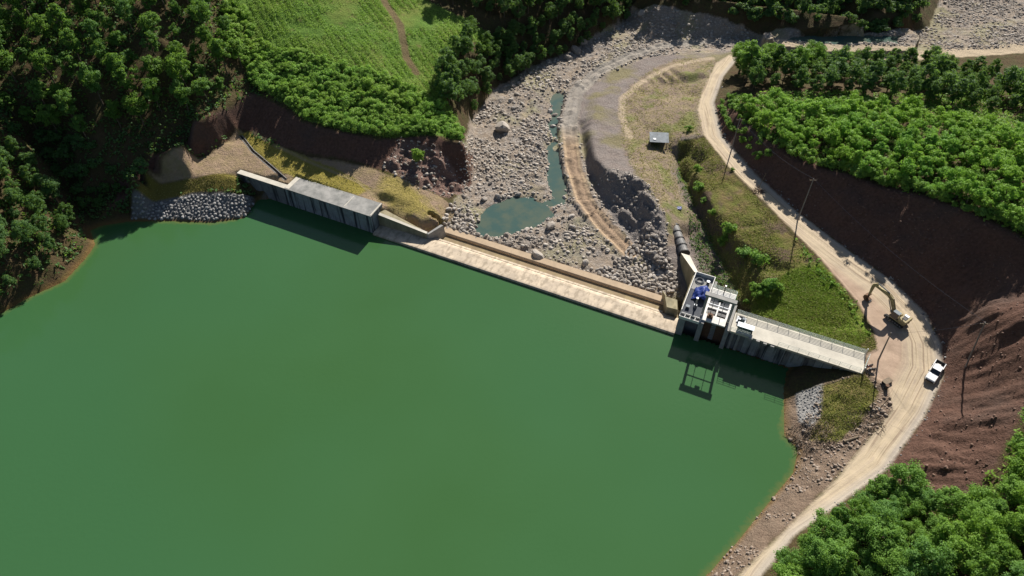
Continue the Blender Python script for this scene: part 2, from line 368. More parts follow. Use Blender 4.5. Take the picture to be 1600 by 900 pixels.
def ruts(lat, c, wd, dep): return -dep*np.exp(-((lat - c)/wd)**2)
half = (rd_right + rd_left)
Zn += cl(SD_ROAD, 0, 1)*(ruts(rd_right, 1.6, .3, .12) + ruts(rd_right, 3.2, .3, .12) + fbm(X, Y, 2.5, 3, 15)*0.12)
Zn += cl(SD_TRA, 0, 1)*(ruts(dA, 1.0, .35, .3)) + cl(SD_TRA, -1.2, 0)*cl(1.4 - np.abs(dA - 2.8), 0, 1)*0.35
Zn -= 0.22*cl(SD_DIT, -0.4, 0.4)
# keep the soil below the masonry
def cap(s0, s1, t0, t1, z):
    global Zn
    m = (dW > s0) & (dW < s1) & (dT > t0) & (dT < t1); Zn = np.where(m, np.minimum(Zn, z), Zn)
cap(-25.3, 0.3, 0.3, 5.0, 5.2); cap(-39.6, -25.3, -0.3, 1.4, 5.3); cap(-0.2, 13.2, -0.5, 3.6, -3.0); cap(-0.2, 13, 3.2, 3.9, 1.6); cap(13, 76, -1, 9.7, -2.9); cap(10, 75, 9.6, 10.6, -1.35)
cap(75, 86, -1, 14.5, -1.5); cap(85.3, 111.3, 0.2, 6.0, 5.1)
Hf = Zn
def gz(x, y): return float(sample(Hf, x, y))
def at(px, py, dz=0.0):
    x, y = hit(px, py, Hf); return Vector((x, y, gz(x, y) + dz))

# ------------------------------------------------------------ materials
def new_mat(name):
    m = bpy.data.materials.new(name); m.use_nodes = True; return m, m.node_tree
def N(t, typ, **kw):
    n = t.nodes.new(typ)
    for k, v in kw.items():
        if hasattr(n, k): setattr(n, k, v)
    return n
def noise(t, scale, det=4, rough=.55, vec=None, dist=0):
    n = N(t, 'ShaderNodeTexNoise'); n.inputs['Scale'].default_value = scale; n.inputs['Detail'].default_value = det
    n.inputs['Roughness'].default_value = rough; n.inputs['Distortion'].default_value = dist
    if vec: t.links.new(vec, n.inputs['Vector'])
    return n.outputs['Fac']
def mth(t, op, a, b=None, clamp=False):
    n = N(t, 'ShaderNodeMath', operation=op); n.use_clamp = clamp
    for i, v in enumerate((a, b)):
        if v is None: continue
        if isinstance(v, (int, float)): n.inputs[i].default_value = v
        else: t.links.new(v, n.inputs[i])
    return n.outputs[0]
def rng(t, v, a, b, c=0.0, d=1.0):
    n = N(t, 'ShaderNodeMapRange'); t.links.new(v, n.inputs[0])
    for i, k in enumerate((a, b, c, d)): n.inputs[i + 1].default_value = k
    return n.outputs[0]
def mix(t, f, a, b, mode='MIX'):
    n = N(t, 'ShaderNodeMix', data_type='RGBA', blend_type=mode)
    if isinstance(f, (int, float)): n.inputs[0].default_value = f
    else: t.links.new(f, n.inputs[0])
    for i, v in ((6, a), (7, b)):
        if isinstance(v, tuple): n.inputs[i].default_value = (*v, 1) if len(v) == 3 else v
        else: t.links.new(v, n.inputs[i])
    return n.outputs[2]

def simple(name, c1, c2=None, scale=3.0, rough=0.85, metal=0.0, bump=0.0, streak=None, spec=0.3):
    m, t = new_mat(name); b = t.nodes['Principled BSDF']
    tc = N(t, 'ShaderNodeTexCoord').outputs['Object']
    c2 = c2 or tuple(v * 0.8 for v in c1)
    n = noise(t, scale, 5, .6, tc)
    col = mix(t, rng(t, n, .35, .65), c1, c2)
    if streak:                                   # (colour, amount, cell size) vertical run-off stains
        mp = N(t, 'ShaderNodeMapping'); t.links.new(tc, mp.inputs[0]); mp.inputs['Scale'].default_value = (1 / streak[2], 1 / streak[2] * .5, 0.06)
        sn = noise(t, 1.0, 4, .6, mp.outputs[0]); f = mth(t, 'MULTIPLY', rng(t, sn, .48, .60), streak[1]); col = mix(t, f, col, streak[0])
    t.links.new(col, b.inputs['Base Color']); b.inputs['Roughness'].default_value = rough; b.inputs['Metallic'].default_value = metal
    b.inputs['Specular IOR Level'].default_value = spec
    if bump:
        bp = N(t, 'ShaderNodeBump'); bp.inputs['Strength'].default_value = bump; bp.inputs['Distance'].default_value = .05
        t.links.new(noise(t, scale * 6, 4, .6, tc), bp.inputs['Height']); t.links.new(bp.outputs[0], b.inputs['Normal'])
    return m

M = {}
M['crest'] = simple('pale_weathered_concrete', (.56, .46, .34), (.40, .33, .25), .5, bump=.3, streak=((.26, .21, .15), .7, 1.1))
M['basin'] = simple('wet_brown_concrete', (.23, .165, .10), (.28, .22, .12), .5, bump=.2, streak=((.16, .12, .07), .5, 2))
M['sill'] = simple('tan_concrete', (.44, .33, .22), (.36, .27, .18), .6, bump=.3)
M['grey_conc'] = simple('grey_concrete', (.30, .29, .27), (.22, .215, .205), .8, bump=.4)
M['block_top'] = simple('lichen_grey_concrete_top', (.31, .30, .28), (.17, .17, .16), .45, bump=.4)
M['stained'] = simple('stained_concrete_face', (.27, .29, .30), (.20, .21, .22), .8, bump=.3, streak=((.025, .028, .035), .95, .9))
M['stained2'] = simple('dark_stained_concrete_face', (.20, .20, .20), (.14, .14, .145), .8, bump=.3, streak=((.03, .03, .035), .9, 1.3))
M['wing'] = simple('ochre_stained_concrete', (.34, .29, .18), (.25, .22, .14), .8, bump=.3, streak=((.16, .14, .08), .6, 1.5))
M['white_conc'] = simple('pale_concrete', (.72, .70, .66), (.58, .56, .52), 1.2, bump=.2)
M['deck'] = simple('deck_concrete', (.55, .51, .43), (.42, .39, .33), .35, bump=.2)
M['rail'] = simple('pale_green_rail_paint', (.62, .68, .62), (.5, .56, .5), 3, .5)
M['whitepaint'] = simple('white_paint', (.82, .82, .82), (.74, .74, .74), 4, .35, spec=.5)
M['dark'] = simple('dark_metal', (.03, .03, .035), (.05, .045, .04), 4, .6)
M['rust'] = simple('rusty_steel', (.10, .055, .035), (.16, .09, .05), 4, .8)
M['steel'] = simple('grey_steel', (.22, .23, .25), (.15, .16, .17), 4, .5, .6)
M['blue'] = simple('blue_tarpaulin', (.02, .045, .22), (.015, .03, .15), 2, .5)  # blue taken darker to carry the shade over the tarp
M['khaki'] = simple('khaki_yellow_paint', (.42, .35, .19), (.22, .17, .09), 1.6, .7)
M['glass'] = simple('dark_glass', (.02, .025, .03), (.03, .035, .04), 2, .08, spec=.7)
M['rubber'] = simple('tyre_rubber', (.02, .02, .02), (.03, .03, .03), 5, .9)
M['tin'] = simple('weathered_tin_roof', (.22, .25, .27), (.12, .135, .15), .8, .7)
M['wood'] = simple('old_wood', (.25, .19, .13), (.14, .11, .08), 3)
M['poleconc'] = simple('grey_pole', (.24, .22, .20), (.17, .15, .14), 3)
M['bark'] = simple('bark', (.13, .10, .07), (.08, .06, .045), 5)
M['rubberpipe'] = simple('dark_pipe', (.20, .19, .18), (.09, .09, .09), 1.2, .6, bump=.3)

def stone_mat(name, a, b, c):
    m, t = new_mat(name); bs = t.nodes['Principled BSDF']
    tc = N(t, 'ShaderNodeTexCoord').outputs['Object']; geo = N(t, 'ShaderNodeNewGeometry'); oi = N(t, 'ShaderNodeObjectInfo')
    r = mth(t, 'FRACT', mth(t, 'ADD', geo.outputs['Random Per Island'], oi.outputs['Random']))
    col = mix(t, r, a, b); col = mix(t, rng(t, noise(t, 2.5, 5, .65, tc), .4, .7), col, c)
    t.links.new(col, bs.inputs['Base Color']); bs.inputs['Roughness'].default_value = .9
    bp = N(t, 'ShaderNodeBump'); bp.inputs['Strength'].default_value = .5; bp.inputs['Distance'].default_value = .1
    t.links.new(noise(t, 4, 5, .65, tc), bp.inputs['Height']); t.links.new(bp.outputs[0], bs.inputs['Normal'])
    return m
M['stone'] = stone_mat('river_stone', (.46, .42, .375), (.18, .155, .135), (.32, .265, .205))
M['brownstone'] = stone_mat('brown_bank_stone', (.26, .19, .14), (.14, .10, .075), (.34, .29, .24))
M['palestone'] = stone_mat('pale_quarry_stone', (.32, .315, .31), (.16, .16, .165), (.23, .215, .19))

def leaf_mat(name, c1, c2, c3, var=.5):
    m, t = new_mat(name); b = t.nodes['Principled BSDF']
    geo = N(t, 'ShaderNodeNewGeometry'); oi = N(t, 'ShaderNodeObjectInfo'); tc = N(t, 'ShaderNodeTexCoord')
    col = mix(t, rng(t, geo.outputs['Random Per Island'], 0, 1), c1, c2)
    col = mix(t, mth(t, 'MULTIPLY', oi.outputs['Random'], var), col, c3)
    big = noise(t, .05, 3, .5, geo.outputs['Position']); col = mix(t, mth(t, 'MULTIPLY', rng(t, big, .4, .62), .5), col, c3)
    t.links.new(col, b.inputs['Base Color']); b.inputs['Roughness'].default_value = .55
    b.inputs['Specular IOR Level'].default_value = .12
    tr = N(t, 'ShaderNodeBsdfTranslucent'); t.links.new(mix(t, .5, col, (.30, .50, .04)), tr.inputs[0])
    ms = N(t, 'ShaderNodeMixShader'); ms.inputs[0].default_value = .42
    t.links.new(b.outputs[0], ms.inputs[1]); t.links.new(tr.outputs[0], ms.inputs[2]); t.links.new(ms.outputs[0], t.nodes['Material Output'].inputs[0])
    return m
M['leaf_dark'] = leaf_mat('dark_forest_leaves', (.06, .14, .045), (.14, .24, .10), (.08, .15, .04))
M['leaf_bright'] = leaf_mat('bright_acacia_leaves', (.15, .34, .05), (.24, .45, .09), (.27, .42, .05))
M['leaf_mid'] = leaf_mat('acacia_leaves', (.11, .25, .055), (.21, .37, .10), (.22, .34, .05))
M['leaf_forest'] = leaf_mat('hillside_forest_leaves', (.06, .15, .035), (.13, .25, .07), (.14, .24, .04))
M['leaf_stand'] = leaf_mat('acacia_stand_leaves', (.08, .19, .05), (.16, .30, .09), (.20, .34, .05), .8)
M['leaf_field'] = leaf_mat('field_leaves', (.17, .36, .06), (.28, .46, .11), (.30, .42, .08))
M['grass'] = leaf_mat('mixed_grass', (.17, .22, .045), (.25, .28, .07), (.28, .20, .09))
M['grassgreen'] = leaf_mat('green_grass', (.14, .26, .025), (.22, .33, .04), (.25, .25, .06))
M['drygrass'] = leaf_mat('dry_grass', (.30, .25, .085), (.40, .32, .12), (.33, .24, .13))

# ground material: zones by soil, plant cover and painted gully shade, each with its own noise
def ground_material():
    m, t = new_mat('ground_soils'); b = t.nodes['Principled BSDF']
    pos = N(t, 'ShaderNodeNewGeometry').outputs['Position']
    def attr(a): return N(t, 'ShaderNodeAttribute', attribute_name=a).outputs['Fac']
    nf = noise(t, 1.6, 5, .65, pos); nm = noise(t, .35, 5, .6, pos); nl = noise(t, .07, 4, .55, pos); nff = noise(t, 5.5, 4, .7, pos)
    edge = mth(t, 'ADD', mth(t, 'MULTIPLY', mth(t, 'SUBTRACT', nm, .5), 5.0), mth(t, 'MULTIPLY', mth(t, 'SUBTRACT', nf, .5), 2.0))
    rn = rng(t, nf, .3, .7); rm = rng(t, nm, .35, .65); rl_ = rng(t, nl, .4, .6); rf = rng(t, nff, .3, .7)
    def zone(base, a, c, amp=1.0, soft=.35, maxf=1.0):
        s = mth(t, 'ADD', attr(a), mth(t, 'MULTIPLY', edge, amp)); f = rng(t, s, -soft, soft, 0, maxf); return mix(t, f, base, c)
    # earth under the trees
    col = mix(t, rn, (.055, .045, .025), (.09, .085, .03)); col = mix(t, mth(t, 'MULTIPLY', rm, .6), col, (.10, .055, .035))
    fld = mix(t, rn, (.07, .15, .02), (.13, .21, .04)); fld = mix(t, mth(t, 'MULTIPLY', rl_, .55), fld, (.19, .20, .05)); fld = mix(t, mth(t, 'MULTIPLY', rng(t, nm, .56, .7), .6), fld, (.17, .115, .06))
    col = zone(col, 'field', fld, .6)
    vor = N(t, 'ShaderNodeTexVoronoi'); vor.inputs['Scale'].default_value = 1.7; t.links.new(pos, vor.inputs['Vector'])
    vs = N(t, 'ShaderNodeSeparateColor'); t.links.new(vor.outputs['Color'], vs.inputs[0])
    grav = mix(t, vs.outputs[0], (.23, .20, .18), (.42, .38, .34)); grav = mix(t, rng(t, vor.outputs['Distance'], .3, .55, 0, .5), grav, (.14, .12, .10))
    grav = mix(t, mth(t, 'MULTIPLY', rm, .7), grav, (.32, .245, .175)); grav = mix(t, mth(t, 'MULTIPLY', rng(t, nl, .5, .62), .5), grav, (.27, .26, .12))
    val = mix(t, rm, mix(t, rn, (.15, .12, .105), (.28, .235, .21)), mix(t, rf, (.12, .10, .095), (.33, .29, .26)))
    val = mix(t, mth(t, 'MULTIPLY', rng(t, nl, .5, .6), .6), val, (.19, .17, .06)); col = zone(col, 'valley', val, .4)
    col = mix(t, mth(t, 'MULTIPLY', rng(t, attr('gully'), -1, 3, 0, 1), .85), col, mix(t, rn, (.06, .045, .035), (.13, .10, .06)))  # dark brown puts the embankment's shade into the gully ground colour
    col = zone(col, 'pen', mix(t, rm, mix(t, rn, (.20, .17, .08), (.36, .28, .19)), mix(t, rf, (.19, .14, .115), (.25, .19, .15))), 1.3, .9)
    col = mix(t, mth(t, 'MULTIPLY', rng(t, attr('pen'), 0, 2, 0, 1), rng(t, noise(t, .11, 4, .6, pos), .52, .62, 0, .8)), col, mix(t, rn, (.12, .15, .04), (.20, .21, .07)))
    col = zone(col, 'river', grav, .55)
    cutc = mix(t, rn, (.085, .048, .036), (.155, .088, .064)); 
    cv = N(t, 'ShaderNodeCombineXYZ'); t.links.new(attr('arc'), cv.inputs[0]); sp = N(t, 'ShaderNodeSeparateXYZ'); t.links.new(pos, sp.inputs[0]); t.links.new(mth(t, 'MULTIPLY', sp.outputs[2], .12), cv.inputs[1])
    st = noise(t, 1.6, 5, .6, cv.outputs[0]); cutc = mix(t, mth(t, 'MULTIPLY', rng(t, st, .45, .65), .3), cutc, (.16, .09, .07)); cutc = mix(t, mth(t, 'MULTIPLY', rng(t, nl, .5, .65), .5), cutc, (.09, .07, .06))
    emb = mix(t, rm, mix(t, rn, (.15, .10, .06), (.21, .17, .06)), mix(t, rn, (.16, .17, .04), (.11, .12, .03)))
    emb = mix(t, rng(t, noise(t, .16, 4, .6, pos), .5, .58, 0, .8), emb, mix(t, rf, (.16, .11, .09), (.10, .065, .05)))
    col = zone(col, 'emb', emb, .4)
    grn = mix(t, rn, (.10, .18, .02), (.20, .26, .04)); col = zone(col, 'green', mix(t, rng(t, nm, .52, .62, 0, .7), grn, (.16, .14, .05)), 1.2, .8)
    shr = mix(t, rf, mix(t, rm, (.22, .16, .115), (.34, .26, .19)), (.14, .095, .07)); col = zone(col, 'shore', shr, .3)
    col = zone(col, 'emb2', mix(t, rm, mix(t, rn, (.20, .19, .04), (.15, .17, .035)), (.23, .17, .08)), .5)
    tan = mix(t, rn, (.27, .19, .14), (.36, .26, .18)); tan = mix(t, mth(t, 'MULTIPLY', rm, .5), tan, (.24, .20, .08)); col = zone(col, 'tan', tan, .25)
    ol = mix(t, rn, (.26, .22, .04), (.38, .31, .08)); ol = mix(t, mth(t, 'MULTIPLY', rf, .4), ol, (.14, .12, .03))
    col = zone(col, 'olive', ol, .3); col = zone(col, 'olive2', mix(t, rf, (.14, .125, .03), (.20, .16, .04)), .2); col = zone(col, 'olive3', ol, 1.0, 1.5, .75)
    col = zone(col, 'cut', cutc, .35)
    rock = mix(t, rf, (.12, .105, .10), (.30, .27, .245)); rock = mix(t, mth(t, 'MULTIPLY', rng(t, nm, .5, .65), .6), rock, (.22, .19, .17)); col = zone(col, 'rock', rock, .3)
    rock2 = mix(t, rf, (.14, .085, .07), (.24, .16, .13)); col = zone(col, 'rock2', rock2, .6)
    col = zone(col, 'rip', mix(t, rf, (.13, .13, .13), (.20, .195, .19)), .15)
    col = zone(col, 'pitch', mix(t, vs.outputs[0], (.26, .25, .24), (.42, .40, .37)), .1)
    lv = N(t, 'ShaderNodeCombineXYZ'); t.links.new(mth(t, 'MULTIPLY', attr('lat'), 1.0), lv.inputs[0]); t.links.new(mth(t, 'MULTIPLY', attr('arc'), .02), lv.inputs[1])
    sk = noise(t, 2.2, 3, .55, lv.outputs[0])
    rd = mix(t, rm, (.43, .35, .25), (.36, .29, .22)); rd = mix(t, rng(t, sk, .40, .60), rd, (.50, .41, .28)); rd = mix(t, rng(t, sk, .55, .62, 0, .85), rd, (.25, .19, .14))
    rd = mix(t, rng(t, rf, 0, 1, 0, .12), rd, (.30, .23, .17))
    yard = mix(t, rm, (.42, .31, .23), (.33, .24, .175)); far_ = rng(t, attr('lat'), 6.0, 8.0); rd = mix(t, far_, rd, yard)
    gr = rng(t, attr('lat'), 0.6, 1.8, .6, 0); rd = mix(t, gr, rd, (.33, .30, .27))
    col = zone(col, 'road', rd, .18, .3)
    ta = mix(t, rn, (.27, .19, .13), (.34, .24, .16)); ta = mix(t, rng(t, mth(t, 'ABSOLUTE', mth(t, 'SUBTRACT', attr('lata'), 1.7)), 0.1, .45, .8, 0), ta, (.50, .37, .24)); ta = mix(t, rng(t, attr('far'), .35, .65), ta, mix(t, rn, (.27, .25, .23), (.34, .30, .25)))
    col = zone(col, 'tracka', ta, .2, .4, .9)
    col = zone(col, 'trackb', (.44, .35, .25), .25, .4, .8); col = zone(col, 'trackc', (.42, .34, .24), .3, .5)
    col = zone(col, 'path', (.15, .10, .06), .12, .3, .85); col = zone(col, 'ptrack', (.36, .28, .16), .08, .2, .8); col = zone(col, 'ditch', (.06, .05, .045), .05, .2)
    wet = rng(t, attr('wet'), 0, 1, 0, .6); col = mix(t, wet, col, (.20, .12, .04))
    t.links.new(col, b.inputs['Base Color']); b.inputs['Roughness'].default_value = .95; b.inputs['Specular IOR Level'].default_value = .1
    bp = N(t, 'ShaderNodeBump'); bp.inputs['Strength'].default_value = 1.0; bp.inputs['Distance'].default_value = .4
    smo = rng(t, attr('road'), -.5, .5, 1, .12); hh = mth(t, 'ADD', mth(t, 'MULTIPLY', mth(t, 'ADD', nf, mth(t, 'MULTIPLY', nff, .6)), smo), mth(t, 'MULTIPLY', sk, .12)); t.links.new(hh, bp.inputs['Height']); t.links.new(bp.outputs[0], b.inputs['Normal'])
    return m
M['ground'] = ground_material()

SD_GUL = sdf(pp((1062,230),(1075,300),(1100,350),(1125,400),(1145,440),(1165,478),(1135,470),(1105,440),(1085,400),(1075,360),(1075,330),(1055,270)))
attrs = dict(gully=SD_GUL, valley=SD_VAL, field=SD_FIELD, river=SD_RIVER, tan=SD_TAN, olive=SD_OL1, olive2=SD_OL2, olive3=SD_OL3, emb=SD_EMB, green=SD_GRN, emb2=SD_EM2, shore=np.where(Y < 96, SD_SH, -5), pen=SD_PEN,
             cut=np.maximum(SD_CUTL, SD_CUTR), rock=SD_ROCK, rock2=SD_ROCK2, rip=SD_RIP, pitch=SD_PIT, road=SD_ROAD, tracka=SD_TRA, trackb=SD_TRB, trackc=SD_TRC, path=SD_FP, ptrack=SD_PT, ditch=SD_DIT,
             lat=rd_right, lata=dA, arc=ARC, far=cl(Y, 150, 185), wet=cl(1.6 + SD_RES, 0, 1.6)*cl(.9 - Hf, 0, .5)*(SD_RES > -3))
# faces by what they are
fx = lambda A: (A[:-1, :-1] + A[1:, :-1] + A[:-1, 1:] + A[1:, 1:]) / 4
f_road = fx(SD_ROAD) > 0; f_riv = (fx(SD_RIVER) > 0) & ~f_road
f_tr = ((fx(SD_TRA) > 0) | (fx(SD_TRC) > 0)) & ~f_road; f_riv &= ~f_tr
f_bed = (fx(SD_RES) > 0.3)
f_hill = (fx(X) < -5) & (fx(Z) > 3) & ~f_road & ~f_riv & ~f_bed
f_rest = ~(f_road | f_riv | f_tr | f_bed | f_hill)
IDX = np.arange(NX*NY).reshape(NX, NY)
gxn = np.gradient(Hf, GX, axis=0); gyn = np.gradient(Hf, GY, axis=1)
NRM = np.stack([-gxn, -gyn, np.ones_like(Hf)], -1); NRM /= np.linalg.norm(NRM, axis=-1, keepdims=True)
def sheet(name, mask):
    I, J = np.nonzero(mask)
    q = np.stack([IDX[I, J], IDX[I+1, J], IDX[I+1, J+1], IDX[I, J+1]], 1)
    u, inv = np.unique(q, return_inverse=True); inv = inv.reshape(q.shape)
    V = np.stack([X.ravel()[u], Y.ravel()[u], Hf.ravel()[u]], 1)
    me = np_mesh(name, V, quads=inv); smooth(me)
    for k, A in attrs.items():
        a = me.attributes.new(k, 'FLOAT', 'POINT'); a.data.foreach_set('value', A.ravel()[u].astype(np.float32))
    me.normals_split_custom_set_from_vertices(NRM.reshape(-1, 3)[u].tolist())
    me.materials.append(M['ground']); o = bpy.data.objects.new(name, me); COL.objects.link(o); tag(o, kind='structure'); return o
sheet('ground', f_rest); sheet('hillside', f_hill); sheet('dirt_road', f_road); sheet('dirt_track', f_tr); sheet('riverbed', f_riv); sheet('lake_bed', f_bed)

# water
def water_material():
    m, t = new_mat('green_lake_water'); b = t.nodes['Principled BSDF']
    pos = N(t, 'ShaderNodeNewGeometry').outputs['Position']; a = N(t, 'ShaderNodeAttribute', attribute_name='depth').outputs['Fac']
    n = noise(t, .02, 3, .5, pos); n2 = noise(t, .9, 4, .65, pos)
    col = mix(t, rng(t, n, .35, .65), (.038, .102, .031), (.043, .114, .040))
    col = mix(t, rng(t, noise(t, .009, 2, .5, pos), .42, .6, 0, .7), col, (.035, .106, .040))
    sh_ = mth(t, 'ADD', a, mth(t, 'MULTIPLY', mth(t, 'SUBTRACT', n2, .5), 2.6)); col = mix(t, rng(t, sh_, -.3, 1.3, .5, 0), col, (.17, .14, .04))
    t.links.new(col, b.inputs['Base Color']); b.inputs['Roughness'].default_value = .12; b.inputs['IOR'].default_value = 1.33
    bp = N(t, 'ShaderNodeBump'); bp.inputs['Strength'].default_value = .22; bp.inputs['Distance'].default_value = .05
    t.links.new(mth(t, 'MULTIPLY', noise(t, 1.1, 5, .6, pos), rng(t, noise(t, .03, 2, .5, pos), .4, .6, .3, 1.6)), bp.inputs['Height']); t.links.new(bp.outputs[0], b.inputs['Normal'])
    return m
M['lake'] = water_material()
mres = fx(SD_RES) > -1.2
mres &= ~((fx(dW) > -39) & (fx(dW) < 103) & (fx(dT) > 0.55))
I, J = np.nonzero(mres); q = np.stack([IDX[I, J], IDX[I+1, J], IDX[I+1, J+1], IDX[I, J+1]], 1); u, inv = np.unique(q, return_inverse=True)
me = np_mesh('lake_water', np.stack([X.ravel()[u], Y.ravel()[u], np.zeros(len(u))], 1), quads=inv.reshape(q.shape))
isdam = ((dW > -33) & (dW < 99) & (dT > -14) & (dT < 3)); DEP = np.where(isdam, 8, SD_RES)
a = me.attributes.new('depth', 'FLOAT', 'POINT'); a.data.foreach_set('value', DEP.ravel()[u].astype(np.float32))
me.materials.append(M['lake']); o = bpy.data.objects.new('lake_water', me); COL.objects.link(o); tag(o, kind='structure')
m, t = new_mat('pool_water'); b = t.nodes['Principled BSDF']; pos = N(t, 'ShaderNodeNewGeometry').outputs['Position']
t.links.new(mix(t, rng(t, noise(t, .25, 4, .6, pos), .4, .6), (.045, .085, .075), (.075, .10, .075)), b.inputs['Base Color']); b.inputs['Roughness'].default_value = .08; b.inputs['IOR'].default_value = 1.33
M['pool'] = m
for poly, zp in pools:
    P2 = np.array(poly); c = P2.mean(0); lo = P2.min(0) - 3; hi = P2.max(0) + 3
    s = sdf(poly); mk = (fx(s) > -2.5); I, J = np.nonzero(mk); q = np.stack([IDX[I, J], IDX[I+1, J], IDX[I+1, J+1], IDX[I, J+1]], 1); u, inv = np.unique(q, return_inverse=True)
    me = np_mesh('river_water', np.stack([X.ravel()[u], Y.ravel()[u], np.full(len(u), zp)], 1), quads=inv.reshape(q.shape)); me.materials.append(M['pool'])
    o = bpy.data.objects.new('river_water', me); COL.objects.link(o); tag(o, kind='structure')

# ============================================================ masonry (dam frame: s along the axis, t downstream)
def T(name, s, t, z, label, cat, group=None, rz=0.0):
    return empty(name, W(s, t, z), DANG + rz, label, cat, group)
# overflow weir
wr = T('overflow_weir', 0, 0, 0, 'long pale concrete overflow weir crossing the river between the two abutments', 'weir')
prof = [(-0.75, -5), (-0.75, .42), (-.6, .55), (-.2, .6), (2.9, .55), (3.6, .35), (4.1, .0), (4.5, -.2), (4.5, -5)]
mb = MB(); mb.prism(prof, 'x', 0.25, 75.1); mb.build('crest', M['crest'], wr)
MB().prism([(4.52, -5), (4.52, -.12), (5.15, -.22), (5.4, -.9), (5.4, -5)], 'x', 0.3, 71).build('lower_lip', M['crest'], wr)
MB().box(.3, 75, 5.42, 8.2, -5, -1.7).build('basin_floor', M['basin'], wr)
MB().prism([(8.22, -5), (8.22, -1.35), (8.5, -1.05), (10.2, -1.0), (10.5, -1.3), (10.5, -5)], 'x', 9, 72.5).build('end_sill', M['sill'], wr)
# left abutment
ab = T('abutment_block', -25, 0, 0, 'grey concrete abutment block with black run-off streaks and lichen-grey flat top', 'abutment')
MB().box(0.05, 25.1, -.1, 4.95, -5, 5.3).build('wall', M['stained'], ab)
mb = MB(); mb.box(0.0, 25.2, -.18, 5.05, 5.303, 5.5); mb.build('top_slab', M['block_top'], ab)
for a_ in ((24.75, 25.1, .1, 4.9, 5.503, 5.56), (17.3, 17.5, .3, 4.6, 5.503, 5.53), (-.05, 1.2, .1, 4.8, 5.503, 5.55)): MB().box(*a_).build('edge_strip', M['deck'], ab)
rw = T('retaining_wall', -40, 0, 0, 'dark stained retaining wall between the abutment block and the riprap slope', 'wall')
MB().box(.4, 14.95, -.1, 1.3, -4, 5.42).build('wall', M['stained2'], rw)
MB().box(.3, 14.97, -.2, 1.3, 5.423, 5.55).build('coping', M['deck'], rw)
ww = T('wing_wall', 0, 0, 0, 'ochre stained wing wall stepping down from the abutment block beside the weir', 'wall')
mb = MB()
mb.hexa([(.15, 4.95, -5), (.15, 2.6, -5), (13.1, 3.2, -5), (13.1, 3.7, -5)], [(.15, 4.95, 4.0), (.15, 2.6, 3.9), (13.1, 3.2, 2.1), (13.1, 3.7, 2.1)])
mb.build('wall', M['wing'], ww)
MB().hexa([(13.12, 3.2, -5), (13.7, 3.2, -5), (15.6, 8.6, -5), (14.9, 8.6, -5)], [(13.12, 3.2, 2.1), (13.6, 3.2, 2.1), (15.3, 7.5, 2.1), (14.6, 7.5, 2.1)]).build('end_wall', M['grey_conc'], ww)
MB().hexa([(.2, 2.52, 3.903), (13.1, 3.12, 2.103), (13.1, 3.78, 2.103), (.2, 3.3, 3.95)], [(.2, 2.52, 4.0), (13.1, 3.12, 2.2), (13.1, 3.78, 2.2), (.2, 3.3, 4.05)]).build('coping', M['deck'], ww)
# right fin
fn = T('divider_pier', 71, 4, 0, 'ochre concrete divider pier with sloped grey top at the right end of the weir', 'pier')
MB().hexa([(.6, .5, -5), (4.0, .5, -5), (4.0, 3.6, -5), (0, 3.6, -5)], [(.7, .6, 2.0), (3.0, .8, 2.0), (2.2, 3.5, 2.05), (-.5, 3.3, 2.2)]).build('body', M['wing'], fn)
MB().hexa([(-.1, 3.62, -5), (.25, 3.62, -5), (-.9, 6.4, -5), (-1.2, 6.4, -5)], [(-.5, 3.5, 2.2), (-.15, 3.5, 2.2), (-1.2, 4.8, 2.0), (-1.5, 4.8, 2.0)]).build('fin', M['wing'], fn)
# downstream guide wall behind the pump platform
gw = T('guide_wall', 75, 14, 0, 'tan stepped guide wall running downstream from the pump platform corner', 'wall')
MB().hexa([(-.3, 0, -4), (.6, 0, -4), (-3.2, 8.6, -4), (-5.2, 8.6, -4)], [(-.3, 0, 5.2), (.55, 0, 5.2), (-3.0, 8.5, 1.6), (-4.9, 8.5, 1.6)]).build('wall', M['wing'], gw)
MB().hexa([(-.35, 0, 5.203), (.6, 0, 5.203), (-2.9, 8.5, 1.603), (-5.0, 8.5, 1.603)], [(-.35, 0, 5.35), (.6, 0, 5.35), (-2.9, 8.5, 1.75), (-5.0, 8.5, 1.75)]).build('coping', M['deck'], gw)
MB().hexa([(-.32, -9, -4), (-.04, -9, -4), (-.04, -.02, -4), (-.32, -.02, -4)], [(-.32, -9, 3.6), (-.04, -9, 3.6), (-.04, -.02, 5.0), (-.32, -.02, 5.0)]).build('side_wall', M['wing'], gw)
# culvert pipe
pa = W(70.6, 24.0, .4); pb = W(64.8, 34.0, .4); pv = Vector(pb) - Vector(pa)
pr = empty('culvert_pipe', pa, 0, 'row of dark ribbed concrete pipe sections behind the guide wall', 'pipe')
mb = MB()
nsec = 5
for i in range(nsec):
    a0 = pv * (i / nsec + .012); b0 = pv * ((i + 1) / nsec - .012)
    mb.tube(a0, b0, 1.25, 1.2, n=20)
mb.build('barrel', M['rubberpipe'], pr, sm=False)
for i in range(nsec + 1):
    c0 = pv * (i / nsec); MB().tube(c0 - pv.normalized() * .14, c0 + pv.normalized() * .14, 1.36, n=20).build('collar', M['dark'], pr)

